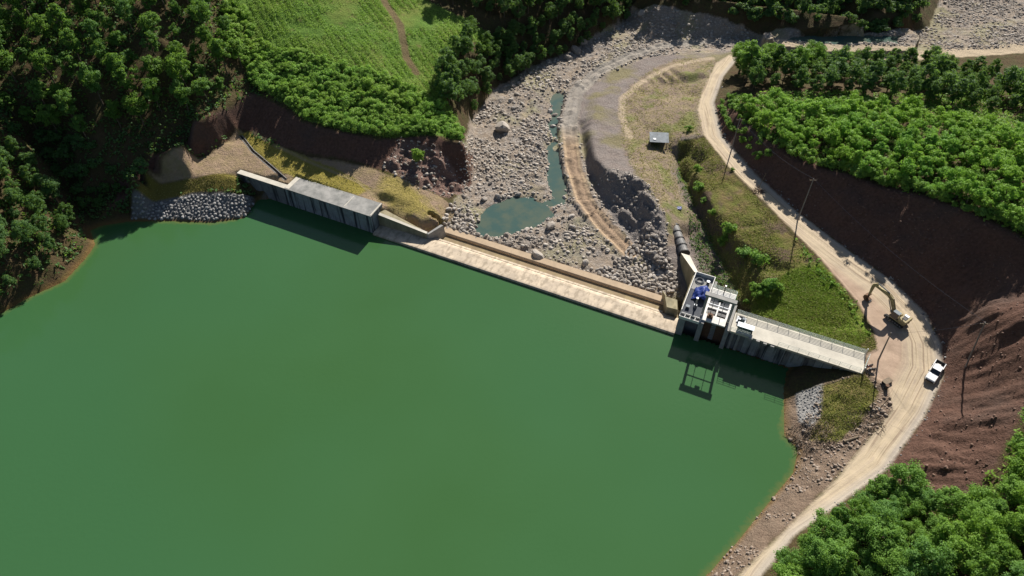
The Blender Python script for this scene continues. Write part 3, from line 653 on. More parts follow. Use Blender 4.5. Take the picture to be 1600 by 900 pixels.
# intake structure
it = T('intake_structure', 75, 0, 0, 'concrete intake and gate structure at the right end of the weir', 'intake')
def pier(s0, s1, t0, t1, ztop, mat='grey_conc'):
    return MB().prism([(t0 - .5, -5), (t0 - .5, 1.2), (t0 + .3, ztop), (t1, ztop), (t1, -5)], 'x', s0, s1).build('pier', M[mat], it)
pier(.1, 1.5, .4, 3, 4.6); pier(4.2, 5.2, .2, 8.4, 5.0); pier(9.55, 10.4, .4, 8.4, 5.0)
MB().box(.1, 4.18, 3.02, 13.9, -4, 4.7).build('pump_chamber', M['grey_conc'], it)
MB().box(5.22, 9.53, 5.2, 8.4, -4, 5.0).build('chamber_wall', M['stained2'], it)
MB().box(0.0, 4.35, 1.55, 14.0, 4.703, 4.85).build('pump_platform', M['grey_conc'], it)
for (x0, x1, y0, y1) in ((0, .16, 1.8, 14), (4.19, 4.35, 6.2, 14), (.16, 4.19, 13.84, 14)):
    MB().box(x0, x1, y0, y1, 4.853, 5.75).build('parapet', M['white_conc'], it)
MB().box(.25, 4.1, 1.9, 9.4, 4.853, 4.875).build('painted_shade_plate', simple('shade_dark_concrete', (.045, .05, .065), (.07, .075, .085), 1.2), it)  # thin dark plate, its colour stands in for shadow on the platform floor
mb = MB()
for i in range(5): mb.box(.0 + i*1.06, .12 + i*1.06, .62, 1.53, 4.3, 5.05)
mb.box(0, 4.36, .5, .61, 4.3, 5.05); mb.box(0, 4.36, 1.54, 1.66, 4.853, 5.15); mb.box(0.13, 4.23, .62, 1.53, 4.3, 4.42)
mb.build('front_sill', M['white_conc'], it)
# gate bay floor with openings
mb = MB()
mb.box(4.4, 9.3, 1.2, 3.2, 5.003, 5.35); mb.box(4.4, 4.9, 3.2, 8.6, 5.003, 5.35); mb.box(8.9, 9.3, 3.2, 8.6, 5.003, 5.35); mb.box(4.9, 8.9, 5.1, 5.6, 5.003, 5.352); mb.box(6.8, 7.1, 3.2, 8.6, 5.003, 5.354); mb.box(4.9, 8.9, 7.9, 8.6, 5.003, 5.356)
mb.build('gate_floor', M['white_conc'], it)
mb = MB()
for i in range(8): mb.tube((5.0 + i*.24, 5.65, 5.2), (5.0 + i*.24, 7.85, 5.2), .05, n=5); mb.tube((7.2 + i*.22, 5.65, 5.2), (7.2 + i*.22, 7.85, 5.2), .05, n=5)
mb.build('grating', M['steel'], it)
mb = MB(); mb.box(5.25, 6.7, 3.7, 4.5, 5.15, 5.25); mb.box(7.15, 8.85, 3.7, 4.5, 5.15, 5.25); mb.build('hatch', M['dark'], it)
MB().box(5.3, 9.5, 1.9, 2.1, -4, 4.95).build('gate', M['rust'], it)
mb = MB()
for i in range(9): mb.box(6.75 + .0*i, 7.7, 1.6, 1.88, -.2 + i*.55, .08 + i*.55)
mb.build('gate_rack', M['grey_conc'], it)
# portal frame
mb = MB(); mb.box(4.0, 4.5, 2.6, 3.4, 5.36, 10.8); pc1 = mb.build('portal_column', M['grey_conc'], it)
mb = MB(); mb.box(9.35, 9.85, 2.6, 3.4, 5.36, 10.8); mb.build('portal_column', M['grey_conc'], it)
MB().box(3.7, 10.1, 2.5, 3.5, 10.803, 11.3).build('portal_beam', M['grey_conc'], it)
MB().box(4.52, 9.33, 2.95, 3.1, 8.6, 8.75).build('tie_bar', M['steel'], it)
mb = MB(); mb.box(6.5, 7.5, 2.7, 3.3, 10.1, 10.78, bev=.05); mb.build('hoist', M['dark'], it)
mb = MB(); mb.box(5.3, 6.5, 2.0, 3.0, 5.36, 6.0, bev=.06); mb.box(5.6, 6.2, 2.2, 2.8, 6.003, 6.35, bev=.05); mb.build('gate_motor', M['rust'], it)
for xx in (5.75, 7.9):
    MB().tube((xx, 3.0, 5.0), (xx, 3.0, 10.6), .06, n=8).build('lifting_stem', M['steel'], it)
# rear walkway
MB().box(4.4, 9.6, 9.2, 11.2, 5.0, 5.2).build('walkway', M['white_conc'], it)
def rail(mb, a, b, h=1.05, n=5, rails=4, r=.035):
    a = Vector(a); b = Vector(b)
    for i in range(n + 1):
        p = a.lerp(b, i / n); mb.tube(p, p + Vector((0, 0, h)), r*1.3, n=6)
    for k in range(rails):
        z = Vector((0, 0, h*(k + 1) / rails)); mb.tube(a + z, b + z, r, n=6)
mb = MB(); rail(mb, (4.4, 11.15, 5.2), (9.6, 11.15, 5.2), n=4, r=.045); rail(mb, (9.6, 11.15, 5.2), (9.6, 8.7, 5.2), n=2, r=.045); mb.build('walkway_railing', M['rail'], it)
mb = MB(); mb.tube((7.0, 10.4, 5.2), (7.0, 10.4, 7.4), .1, n=8); mb.build('control_column', M['dark'], it)
MB().box(6.85, 7.15, 10.25, 10.55, 7.403, 7.6).build('control_head', M['whitepaint'], it)
MB().box(4.5, 5.0, 8.62, 13.9, -2, 4.6).build('rear_wall', M['grey_conc'], it)
MB().box(5.02, 9.6, 9.4, 10.9, -3, 4.98).build('walkway_support', M['stained2'], it)

# things standing on the pump platform
zpl = 4.88
tp = T('blue_tarp', 77.6, 8.2, zpl, 'blue tarpaulin tent draped over equipment on the pump platform', 'tarp')
nx_, ny_ = 14, 14; V = []; Q = []
for i in range(nx_ + 1):
    for j in range(ny_ + 1):
        x = (i/nx_ - .5)*3.1; y = (j/ny_ - .5)*3.9; h = 1.9 - 0.85*abs(x - .4)*.9 - .28*abs(y) + .12*math.sin(5*x + 2*y) + .08*math.sin(7*y - 2*x)
        V.append((x + .08*math.sin(4*y), y + .1*math.sin(5*x), max(.06, h)))
for i in range(nx_):
    for j in range(ny_): a = i*(ny_ + 1) + j; Q.append((a, a + ny_ + 1, a + ny_ + 2, a + 1))
me = np_mesh('sheet', V, quads=Q); smooth(me); me.materials.append(M['blue']); o = bpy.data.objects.new('sheet', me); COL.objects.link(o); o.parent = tp
md = o.modifiers.new('thick', 'SOLIDIFY'); md.thickness = .02
for sx in (-1.3, 1.3):
    for sy in (-1.6, 1.6): MB().tube((sx, sy, 0), (sx, sy, .6), .04, n=6).build('pole', M['steel'], tp)
hc = T('coiled_hose', 76.4, 12.2, zpl, 'coil of grey hose lying in the back corner of the pump platform', 'hose')
mb = MB()
for k in range(3):
    pts = [((.95 - k*.12)*math.cos(a), (.95 - k*.12)*math.sin(a), .1 + .08*k) for a in np.linspace(0, 2*math.pi, 25)]; mb.path(pts, .07)
mb.build('coil', M['steel'], hc)
bk = T('bucket', 78.2, 12.4, zpl, 'small dark bucket beside the coiled hose on the pump platform', 'bucket')
MB().tube((0, 0, 0), (0, 0, .5), .28, .36, n=14).build('body', M['dark'], bk); MB().tube((0, 0, .502), (0, 0, .53), .38, .38, n=14).build('rim', M['steel'], bk)
pm = T('pump', 77.4, 4.4, zpl, 'vertical grey pump with white cap on the shaded pump platform', 'pump')
MB().tube((0, 0, 0), (0, 0, .7), .4, .32, n=16).build('base', M['steel'], pm); MB().tube((0, 0, .702), (0, 0, 2.6), .17, n=12).build('column', M['grey_conc'], pm); MB().tube((0, 0, 2.603), (0, 0, 2.85), .24, n=12).build('cap', M['whitepaint'], pm)
vb = T('valve_box', 76.0, 3.6, zpl, 'low grey valve box at the front of the pump platform', 'box')
mb = MB(); mb.box(-.35, .35, -.3, .3, 0, .5, bev=.04); mb.build('case', M['steel'], vb); MB().box(-.4, .4, -.35, .35, .502, .56).build('lid', M['tin'], vb)

# access deck
dk = T('access_deck', 85.4, 0, 0, 'concrete access deck with panelled retaining wall between the gates and the road', 'deck')
MB().hexa([(0.1, .5, 4.95), (25.6, .5, 4.95), (25.6, 5.8, 4.95), (.1, 5.8, 4.95)], [(0.1, .45, 5.5), (25.8, .45, 5.5), (25.8, 5.85, 5.5), (.1, 5.85, 5.5)]).build('slab', M['deck'], dk)
mb = MB(); mb.box(.1, 25.5, 1.0, 5.6, -4, 4.945); mb.build('retaining_wall', M['stained2'], dk)
for k, (a, b_) in enumerate([(3.4, 6.4), (7.6, 11.4), (12.6, 15.4), (17.2, 20.6), (21.8, 24.4)]):
    MB().box(a, b_, .82, .99, -4, 4.9).build('wall_panel', M['stained'], dk)
for a in (.6, 1.9): MB().box(a, a + .5, .62, .98, -4, 4.9).build('pilaster', M['grey_conc'], dk)
for k in range(4): 
    a = 4.0 + k*1.45; MB().box(a, a + .7, .0, .44, 4.9 - .0, 5.6 - .08*k).build('parapet_block', M['grey_conc'], dk)
mb = MB(); rail(mb, (.4, 5.7, 5.5), (25.7, 5.7, 5.5), h=1.2, n=12, rails=5, r=.04); mb.build('rear_railing', M['rail'], dk)
mb = MB(); rail(mb, (9.6, .6, 5.5), (25.2, .6, 5.5), h=1.1, n=8, rails=3, r=.028); rail(mb, (.2, .55, 5.5), (3.9, .55, 5.5), h=1.1, n=3, rails=3, r=.04); mb.build('front_railing', M['rail'], dk)
for y_ in (.5, 5.5): MB().box(25.55, 25.75, y_, y_ + .2, 5.503, 7.2).build('gate_post', M['white_conc'], dk)
mb = MB(); rail(mb, (25.65, .75, 5.55), (26.2, 4.6, 5.55), h=1.5, n=6, rails=3, r=.03); mb.build('gate_leaf', M['rail'], dk)
gn = T('generator', 88.2, 1.9, 5.5, 'dark generator housing with pale tin lid on the access deck', 'generator')
mb = MB(); mb.box(-1.5, 1.5, -.6, .6, .0, 1.0, bev=.04); mb.build('housing', simple('dark_teal_paint', (.03, .06, .06), (.05, .08, .08), 3, .5), gn)
mb = MB(); mb.box(-1.65, 1.65, -.5, .75, 1.003, 1.1); mb.build('lid', simple('pale_lid', (.68, .76, .80), (.6, .68, .72), 3, .4), gn)
mc = T('winch', 87.0, 4.1, 5.5, 'grey winch machine on a skid near the portal on the access deck', 'winch')
MB().box(-.9, .9, -.8, .8, .0, .2).build('skid', M['steel'], mc)
mb = MB(); mb.tube((-.6, .2, .65), (.5, .2, .65), .4, n=16); mb.build('drum', M['dark'], mc)
mb = MB(); mb.box(-.7, -.1, -.7, -.15, .203, .9, bev=.05); mb.build('motor', M['steel'], mc)
mb = MB(); mb.box(.1, .7, -.75, -.2, .203, 1.3, bev=.04); mb.build('cabinet', M['tin'], mc)

# drainage channel
dc0 = at(376, 210); dch = empty('drainage_channel', dc0, 0, 'narrow concrete drainage channel crossing the mossy mound behind the abutment', 'channel')
mb = MB()
pts = [Vector((x, y, gz(x, y))) - dc0 for x, y in ditch]
fine = []
for a, b in zip(pts[:-1], pts[1:]):
    for k in range(6): fine.append(a.lerp(b, k/6))
fine.append(pts[-1])
for f in fine: f.z = gz(dc0.x + f.x, dc0.y + f.y) - dc0.z
for off in (-.38, .38):
    for a, b in zip(fine[:-1], fine[1:]):
        d = (b - a); n2 = Vector((-d.y, d.x, 0)).normalized() * off
        za = gz(dc0.x + a.x + n2.x*1.7, dc0.y + a.y + n2.y*1.7) - dc0.z + .02; zb = gz(dc0.x + b.x + n2.x*1.7, dc0.y + b.y + n2.y*1.7) - dc0.z + .02
        A = a + n2; B = b + n2; w2 = n2.normalized()*.07
        mb.hexa([(A.x-w2.x, A.y-w2.y, za-1), (B.x-w2.x, B.y-w2.y, zb-1), (B.x+w2.x, B.y+w2.y, zb-1), (A.x+w2.x, A.y+w2.y, za-1)], [(A.x-w2.x, A.y-w2.y, za), (B.x-w2.x, B.y-w2.y, zb), (B.x+w2.x, B.y+w2.y, zb), (A.x+w2.x, A.y+w2.y, za)])
mb.build('kerb', M['grey_conc'], dch)

# ============================================================ vehicles and roadside things
def heading(p, q): return math.atan2(q[1] - p[1], q[0] - p[0])
# pickup: front points to lower left
pf = at(1450, 598); pbk = at(1466, 572); mid = (pf + pbk) / 2
tk = empty('pickup_truck', (mid.x, mid.y, gz(mid.x, mid.y) + .03), heading(pbk, pf), 'white double-cab pickup truck with an open dark bed driving down the dirt road', 'pickup truck')
def body_loft(secs):                                 # secs: (x, half width, z0, z1, inset top)
    mb = MB(); rings = []
    for x, hw, z0, z1, ins in secs:
        ring = [(x, -hw, z0), (x, -hw*1.0, (z0+z1)/2), (x, -hw + ins, z1), (x, hw - ins, z1), (x, hw, (z0+z1)/2), (x, hw, z0)]
        rings.append([mb.bm.verts.new(v) for v in ring])
    for a, b in zip(rings[:-1], rings[1:]):
        for i in range(6): mb.bm.faces.new((a[i], a[(i+1) % 6], b[(i+1) % 6], b[i]))
    mb.bm.faces.new(rings[0][::-1]); mb.bm.faces.new(rings[-1]); return mb
WP = M['whitepaint']
mb = body_loft([(2.85, .78, .55, .85, .1), (2.7, .9, .45, 1.02, .12), (2.0, .95, .42, 1.12, .14), (1.2, .96, .42, 1.18, .12), (-1.05, .96, .42, 1.18, .06), (-1.06, .96, .42, .72, .02), (-2.75, .94, .45, .72, .02)]); mb.build('body', WP, tk)
mb = MB(); mb.box(-2.78, -1.08, -.96, -.84, .723, 1.2); mb.box(-2.78, -1.08, .84, .96, .723, 1.2); mb.build('bed_side', WP, tk)
MB().box(-2.86, -2.79, -.92, .92, .6, 1.18).build('tailgate', M['dark'], tk)
MB().box(-2.76, -1.1, -.83, .83, .723, .76).build('bed_floor', M['dark'], tk)
mb = MB(); mb.hexa([(1.15, -.86, 1.183), (1.15, .86, 1.183), (-1.05, .86, 1.183), (-1.05, -.86, 1.183)], [(.42, -.72, 1.72), (.42, .72, 1.72), (-.9, .72, 1.72), (-.9, -.72, 1.72)]); mb.build('cab_glass', M['glass'], tk)
mb = MB(); mb.box(-1.0, .45, -.74, .74, 1.723, 1.79, bev=.03); mb.build('cab_roof', WP, tk)
mb = MB(); mb.box(2.86, 2.93, -.72, .72, .5, .8); mb.build('grille', M['dark'], tk)
for sy in (-1, 1):
    mb = MB(); mb.box(2.62, 2.84, sy*.74 - .12, sy*.74 + .12, .86, .98); mb.build('headlight', M['tin'], tk)
    mb = MB(); mb.box(.9, 1.1, sy*1.02 - .1, sy*1.02 + .1, 1.15, 1.33, bev=.02); mb.build('side_mirror', M['dark'], tk)
    for sx in (1.85, -1.75):
        wh = MB().tube((sx, sy*.80, .38), (sx, sy*1.0, .38), .38, n=18).build('wheel', M['rubber'], tk); MB().tube((sx, sy*1.003, .38), (sx, sy*1.02, .38), .22, n=12).build('rim', M['steel'], wh)
mb = MB(); mb.box(-2.2, -1.5, -.4, .3, .763, .95, bev=.03); o = mb.build('cargo_bag', M['white_conc']); o.location = tk.location; o.rotation_euler = tk.rotation_euler; tag(o, 'small pale sack lying in the bed of the white pickup', 'sack')

# excavator
eb = at(1399, 501); ez = gz(eb.x, eb.y) + .05
tip = at(1352, 468)
ex_ = empty('excavator', (eb.x, eb.y, ez), heading(eb, tip), 'khaki tracked excavator with raised boom standing on the edge of the dirt road', 'excavator')
for sy in (-1, 1):
    mb = MB(); prof = [(-2.0, .15), (2.0, .15), (2.35, .5), (2.0, .9), (-2.0, .9), (-2.35, .5)]; mb.prism(prof, 'y', sy*1.15 - .28, sy*1.15 + .28); tr_ = mb.build('track', M['rubber'], ex_)
    mb = MB()
    for k in range(7): mb.tube((-1.8 + k*.6, sy*1.15 - .3, .45), (-1.8 + k*.6, sy*1.15 + .3, .45), .22, n=10)
    mb.build('roller', M['steel'], tr_)
MB().box(-1.0, 1.0, -.86, .86, .4, 1.0).build('undercarriage', M['dark'], ex_)
mb = MB(); mb.box(-2.3, 1.3, -1.35, 1.35, 1.05, 1.35, bev=.04); mb.build('turntable_deck', M['khaki'], ex_)
mb = MB(); mb.box(-2.5, -.7, -1.35, 1.35, 1.353, 2.25, bev=.15); hs = mb.build('engine_housing', M['khaki'], ex_)
mb = MB(); mb.box(-2.0, -1.1, -.15, .75, 2.253, 2.33); mb.build('engine_hatch', M['dark'], hs)
mb = MB(); mb.box(-1.9, -.9, -1.0, -.35, 2.253, 2.35); mb.build('service_panel', M['whitepaint'], hs)
mb = MB(); mb.tube((-1.4, 1.0, 2.2), (-1.4, 1.0, 2.75), .08, n=10); mb.build('exhaust', M['dark'], ex_)
mb = MB(); mb.hexa([(-.5, .35, 1.353), (1.35, .35, 1.353), (1.35, 1.35, 1.353), (-.5, 1.35, 1.353)], [(-.45, .4, 2.9), (.95, .4, 2.9), (.95, 1.3, 2.9), (-.45, 1.3, 2.9)]); cb = mb.build('cab', M['glass'], ex_)
mb = MB(); mb.box(-.55, 1.0, .33, 1.37, 2.903, 3.02, bev=.04); mb.build('cab_roof', M['tin'], cb)
mb = MB(); mb.box(-.4, 1.2, -1.3, -.4, 1.353, 1.8, bev=.08); mb.build('tool_box', M['khaki'], ex_)
def beam(pts, wd, name, mat):
    mb = MB(); n = len(pts)
    for (x0, z0, h0), (x1, z1, h1) in zip(pts[:-1], pts[1:]):
        d = Vector((x1-x0, 0, z1-z0)).normalized(); nn = Vector((-d.z, 0, d.x))
        lo = [Vector((x0, -wd, z0)) - nn*h0, Vector((x0, wd, z0)) - nn*h0, Vector((x1, wd, z1)) - nn*h1, Vector((x1, -wd, z1)) - nn*h1]
        hi = [Vector((x0, -wd, z0)) + nn*h0, Vector((x0, wd, z0)) + nn*h0, Vector((x1, wd, z1)) + nn*h1, Vector((x1, -wd, z1)) + nn*h1]
        mb.hexa(lo, hi)
    return mb.build(name, M[mat], ex_)
beam([(1.0, 1.6, .28), (2.9, 4.4, .42), (3.8, 4.9, .40), (7.4, 5.0, .24)], .26, 'boom', 'khaki')
beam([(7.0, 5.6, .26), (7.7, 4.6, .34), (7.6, 1.7, .18)], .22, 'stick', 'khaki')
mb = MB(); mb.tube((1.5, -.4, 1.5), (3.3, -.4, 4.1), .11, n=8); mb.tube((1.5, .4, 1.5), (3.3, .4, 4.1), .11, n=8); mb.build('boom_cylinder', M['steel'], ex_)
MB().tube((3.9, 0, 5.4), (7.0, 0, 5.75), .12, n=8).build('stick_cylinder', M['steel'], ex_)
mb = MB(); mb.prism([(7.7, 1.7), (8.3, 1.3), (8.4, .6), (7.9, .05), (7.1, .1), (6.9, .35), (7.6, .5), (7.8, .9), (7.3, 1.5)], 'y', -.65, .65); bkt = mb.build('bucket', M['rust'], ex_)
mb = MB()
for k in range(5): mb.prism([(6.95, .12), (6.95, .3), (6.6, .2)], 'y', -.62 + k*.28, -.5 + k*.28)
mb.build('tooth', M['steel'], bkt)

ex_.scale = (.92, .92, .92)
# motorbikes
def motorbike(px, py, rz, label, col):
    p = at(px, py); r = empty('motorbike', p, rz, label, 'motorbike', 'motorbikes parked at the end of the access deck')
    for sx, nm in ((-.62, 'wheel'), (.62, 'wheel')):
        mb = MB(); pts = [(sx + .28*math.cos(a), 0, .3 + .28*math.sin(a)) for a in np.linspace(0, 2*math.pi, 15)]; mb.path(pts, .045); wh = mb.build(nm, M['rubber'], r)
        MB().tube((sx, -.05, .3), (sx, .05, .3), .1, n=10).build('hub', M['steel'], wh)
    mb = MB(); mb.hexa([(-.5, -.14, .35), (.35, -.12, .35), (.35, .12, .35), (-.5, .14, .35)], [(-.7, -.12, .72), (.15, -.1, .68), (.15, .1, .68), (-.7, .12, .72)]); mb.build('body', col, r)
    mb = MB(); mb.box(-.75, .1, -.14, .14, .723, .84, bev=.04); mb.build('saddle', M['rubber'], r)
    mb = MB(); mb.tube((.6, 0, .3), (.38, 0, 1.0), .045, n=8); mb.build('fork', M['steel'], r)
    mb = MB(); mb.tube((.34, -.35, 1.03), (.34, .35, 1.03), .03, n=8); hb = mb.build('handlebar', M['dark'], r)
    MB().box(.4, .52, -.1, .1, .9, 1.08, bev=.03).build('headlight', M['whitepaint'], hb)
    mb = MB(); mb.hexa([(.2, -.2, .35), (.5, -.22, .5), (.5, .22, .5), (.2, .2, .35)], [(.22, -.16, .75), (.45, -.2, .95), (.45, .2, .95), (.22, .16, .75)]); mb.build('leg_shield', col, r)
    return r
motorbike(1356, 576, R(200), 'dark red motorbike parked nearest the gate at the end of the access deck', simple('red_paint', (.25, .03, .03), (.15, .02, .02), 3, .4))
motorbike(1361, 580, R(185), 'black motorbike parked on the yard side of the red one by the access deck', simple('black_paint', (.03, .03, .035), (.05, .05, .05), 3, .4))

# poles
def pole(px, py, h, lean, label, arms=True):
    p = at(px, py); r = empty('power_pole', p, 0, label, 'power pole')
    top = Vector((lean[0], lean[1], h)); MB().tube((0, 0, -.5), top, .17, .10, n=10).build('shaft', M['poleconc'], r)
    if arms:
        mb = MB(); mb.box(-.75, .75, -.035, .035, h - .5, h - .4, M=Matrix.Translation((lean[0], lean[1], 0))); ca = mb.build('crossarm', M['wood'], r)
        for k in (-.8, 0, .8):
            MB().tube((lean[0] + k, lean[1], h - .398), (lean[0] + k, lean[1], h - .2), .035, n=8).build('insulator', M['dark'], ca)
    return p + top
t1 = pole(1508, 575, 11.5, (-1.6, 1.2), 'power pole leaning at the foot of the red cut slope opposite the white pickup')
t2 = pole(1246, 345, 12, (.2, .6), 'tall power pole at the dark cut side of the road halfway up the valley')
t3 = pole(1142, 237, 10, (.1, .3), 'power pole on the road below the left end of the young plantation')
t4 = pole(1372, 564, 8.5, (-.9, 0), 'dark wooden pole standing in the yard beside the deck gate', False)
def wire(a, b, label, sag=1.5):
    a = Vector(a); b = Vector(b); mb = MB(); pts = []
    for i in range(13):
        k = i/12; q = a.lerp(b, k) - a; q.z -= sag*4*k*(1-k); pts.append(q)
    mb.path(pts, .02, 4); o = mb.build('overhead_wire', M['steel']); o.location = a; tag(o, label, 'wire')
wire(t1, t2, 'thin overhead wire from the leaning pole to the tall pole'); wire(t2, t3, 'thin overhead wire between the tall pole and the pole below the plantation'); wire(t4, t1, 'thin overhead wire from the yard pole to the leaning pole', .8)
for (px, py, h, lab) in ((1184, 296, 4.5, 'thin pale marker post with brown brush around its foot beside the road'), (1373, 640, 3.2, 'short slanting pale post among rubble below the yard')):
    p = at(px, py); r = empty('marker_post', p, 0, lab, 'post'); MB().tube((0, 0, -.2), (.9, .4, h), .07, .05, n=8).build('shaft', M['wood'], r); MB().tube((0, 0, -.1), (0, 0, .15), .25, .2, n=8).build('footing', M['grey_conc'], r)
# barrel and crate in the yard
p = at(1383, 608); br = empty('oil_barrel', p, 0, 'dark oil barrel standing in the yard below the motorbikes', 'barrel'); MB().tube((0, 0, 0), (0, 0, .95), .34, n=18).build('body', M['dark'], br); MB().tube((0, 0, .952), (0, 0, .98), .36, n=18).build('lid', M['rust'], br)
p = at(1385, 598); cr = empty('tool_crate', p, R(30), 'dark wooden crate lying in the yard above the barrel', 'crate'); mb = MB(); mb.box(-.9, .9, -.5, .5, 0, .5); mb.build('box', M['dark'], cr); mb = MB(); mb.box(-.95, .95, -.55, .55, .502, .56); mb.build('lid', M['wood'], cr)

# shed
p = at(1028, 226); sh_ = empty('tin_shed', p, R(-5), 'small open shed with weathered grey tin roof on the river terrace', 'shed')
for (x, y) in ((-2.2, -1.3), (2.2, -1.3), (-2.2, 1.5), (2.2, 1.5)): MB().tube((x, y, -.5), (x, y, 2.0 if y < 0 else 2.5), .09, n=8).build('post', M['wood'], sh_)
mb = MB(); mb.hexa([(-2.6, -1.8, 1.95), (2.6, -1.8, 1.95), (2.6, 2.0, 2.6), (-2.6, 2.0, 2.6)], [(-2.6, -1.8, 2.02), (2.6, -1.8, 2.02), (2.6, 2.0, 2.67), (-2.6, 2.0, 2.67)]); rf_ = mb.build('roof', M['tin'], sh_)
mb = MB(); mb.box(-1.6, -.9, -.6, 0.0, 2.22, 2.3, M=Matrix.Rotation(R(9.5), 4, 'X') @ Matrix.Translation((0, 0, .12))); mb.build('patch_sheet', M['whitepaint'], rf_)
MB().box(-2.2, 2.2, 1.45, 1.55, -.3, 2.3).build('back_wall', M['wood'], sh_); MB().box(-2.25, -2.15, -1.2, 1.4, -.3, 2.0).build('side_wall', M['wood'], sh_)
p = at(1060, 326); V = [((i/8 - .5)*1.6, (j/8 - .5)*1.1, .12 + .1*math.sin(i*1.7 + j)) for i in range(9) for j in range(9)]; Q = [(i*9 + j, i*9 + j + 9, i*9 + j + 10, i*9 + j + 1) for i in range(8) for j in range(8)]
me = np_mesh('plastic_sheet', V, quads=Q); me.materials.append(M['blue']); o = bpy.data.objects.new('plastic_sheet', me); COL.objects.link(o); o.location = p; md = o.modifiers.new('t', 'SOLIDIFY'); md.thickness = .03; tag(o, 'small crumpled blue plastic sheet on the dry terrace above the pipe', 'plastic sheet')
# log and driftwood
a = at(1318, 692); b = at(1340, 685); o = MB().tube((0, 0, .25), b - a + Vector((0, 0, .25)), .28, .2, n=10).build('log', M['wood']); o.location = a; tag(o, 'grey fallen log lying on the bank between the grass and the dirt road', 'log')
def twigs(name, px, py, rad, n, h, mat, label):
    c = at(px, py); mb = MB()
    for i in range(n):
        r_ = rad*math.sqrt(random.random()); an = random.random()*6.28; x = r_*math.cos(an); y = r_*math.sin(an)*.8; z = gz(c.x + x, c.y + y) - c.z + random.random()*h*(1 - r_/rad)
        d = Vector((random.uniform(-1, 1), random.uniform(-1, 1), random.uniform(-.15, .5)))*random.uniform(.5, 1.3); mb.tube((x, y, z), Vector((x, y, z)) + d, .05, .025, n=4, cap=False)
    o = mb.build(name, M[mat]); o.location = c; tag(o, label, 'driftwood', kind='stuff')
twigs('driftwood_pile', 1268, 683, 4.6, 420, .8, 'wood', 'tangled brown driftwood heap by the water edge')
twigs('dead_branches', 1348, 664, 3.6, 200, .7, 'wood', 'grey dead branches and rubble below the yard')
twigs('dry_brush', 1184, 300, 1.6, 90, .5, 'rust', 'brown dry brush by the roadside marker post')

# ============================================================ stones
def rock_mesh(name, seed, sub=2, flat_=.7):
    bm = bmesh.new(); bmesh.ops.create_icosphere(bm, subdivisions=sub, radius=1); r = random.Random(seed)
    ax = [Vector((r.uniform(-1, 1), r.uniform(-1, 1), r.uniform(-1, 1))).normalized() for _ in range(9)]; cut_ = [r.uniform(.55, .9) for _ in ax]
    sc = (r.uniform(.8, 1.2), r.uniform(.65, 1.0), flat_*r.uniform(.7, 1.1))
    for v in bm.verts:
        for a_, c_ in zip(ax, cut_):
            d = v.co.dot(a_)
            if d > c_: v.co -= a_*(d - c_)*.9
        v.co = Vector((v.co.x*sc[0], v.co.y*sc[1], v.co.z*sc[2]))
    me = bpy.data.meshes.new(name); bm.to_mesh(me); bm.free(); return me
RK = []
for i in range(7): me = rock_mesh('boulder', i); me.materials.append(M['stone']); RK.append(me)
def place_rock(name, x, y, r, label, group=None, mesh=None, cat='boulder', sink=.25, mat=None):
    o = bpy.data.objects.new(name, mesh or random.choice(RK)); COL.objects.link(o)
    o.location = (x, y, gz(x, y) + r*(.5 - sink)); o.scale = (r, r, r); o.rotation_euler = (random.uniform(-.3, .3), random.uniform(-.3, .3), random.uniform(0, 6.28)); return tag(o, label, cat, group)
named = [(785,202,2.6,'large flat dark slab of rock lying in the middle of the gravel bed'),(900,82,2.2,'big dark boulder at the foot of the wooded left bank'),(910,68,2.0,'pale boulder just upstream of the big dark one under the left bank'),(888,92,1.7,'dark boulder nearest the pool under the wooded left bank'),
         (840,402,1.8,'dark angular boulder against the weir end sill'),(810,305,.9,'small white boulder above the river pool'),(865,200,1.2,'pale boulder in the narrow stream'),(867,182,1.1,'flat pale boulder at the head of the narrow stream'),(860,355,1.6,'rounded boulder at the right tip of the river pool'),(1002,22,1.6,'boulder at the foot of the far dark bank')]
for px, py, r_, lab in named:
    p = at(px, py); place_rock('boulder', p.x, p.y, r_, lab)
# heap of big pale stones between the outcrop and the intake
def in_poly_samples(poly, n, mind, tries=40000, seed=1, existing=None):
    r = random.Random(seed); P_ = np.array(poly); lo = P_.min(0); hi = P_.max(0); out = []; cell = {}
    for _ in range(tries):
        if len(out) >= n: break
        x = r.uniform(lo[0], hi[0]); y = r.uniform(lo[1], hi[1])
        zz = gz(x, y) - CAMH; dep_ = y*math.cos(PITCH) - zz*math.sin(PITCH)
        if dep_ < 5: continue
        qx = 800 + F*x/dep_; qy = 450 - F*(y*math.sin(PITCH) + zz*math.cos(PITCH))/dep_
        if qx < -90 or qx > 1690 or qy < -70 or qy > 990 or y > 340: continue          # nothing of these shows in the photograph
        if not bool(inside(poly, np.array(x), np.array(y))): continue
        k = (int(x/mind), int(y/mind)); ok = True
        for i in (-1, 0, 1):
            for j in (-1, 0, 1):
                for (a_, b_) in cell.get((k[0]+i, k[1]+j), []):
                    if (a_-x)**2 + (b_-y)**2 < mind*mind: ok = False; break
        if ok: cell.setdefault(k, []).append((x, y)); out.append((x, y))
    return out
heap = pp((985,385),(1010,360),(1035,380),(1055,425),(1060,455),(1035,462),(960,440),(930,425),(970,405))
for x, y in in_poly_samples(heap, 190, .75, seed=3): place_rock('boulder', x, y, random.uniform(.4, .8), 'pale rounded boulder heaped between the black outcrop and the intake', 'boulders heaped beside the intake')
heap2 = pp((690,340),(705,318),(740,340),(748,372),(700,366))
for x, y in in_poly_samples(heap2, 50, .8, seed=4): place_rock('boulder', x, y, random.uniform(.35, .8), 'grey boulder piled at the end of the wing wall by the river pool', 'boulders piled at the wing wall')
RP = []
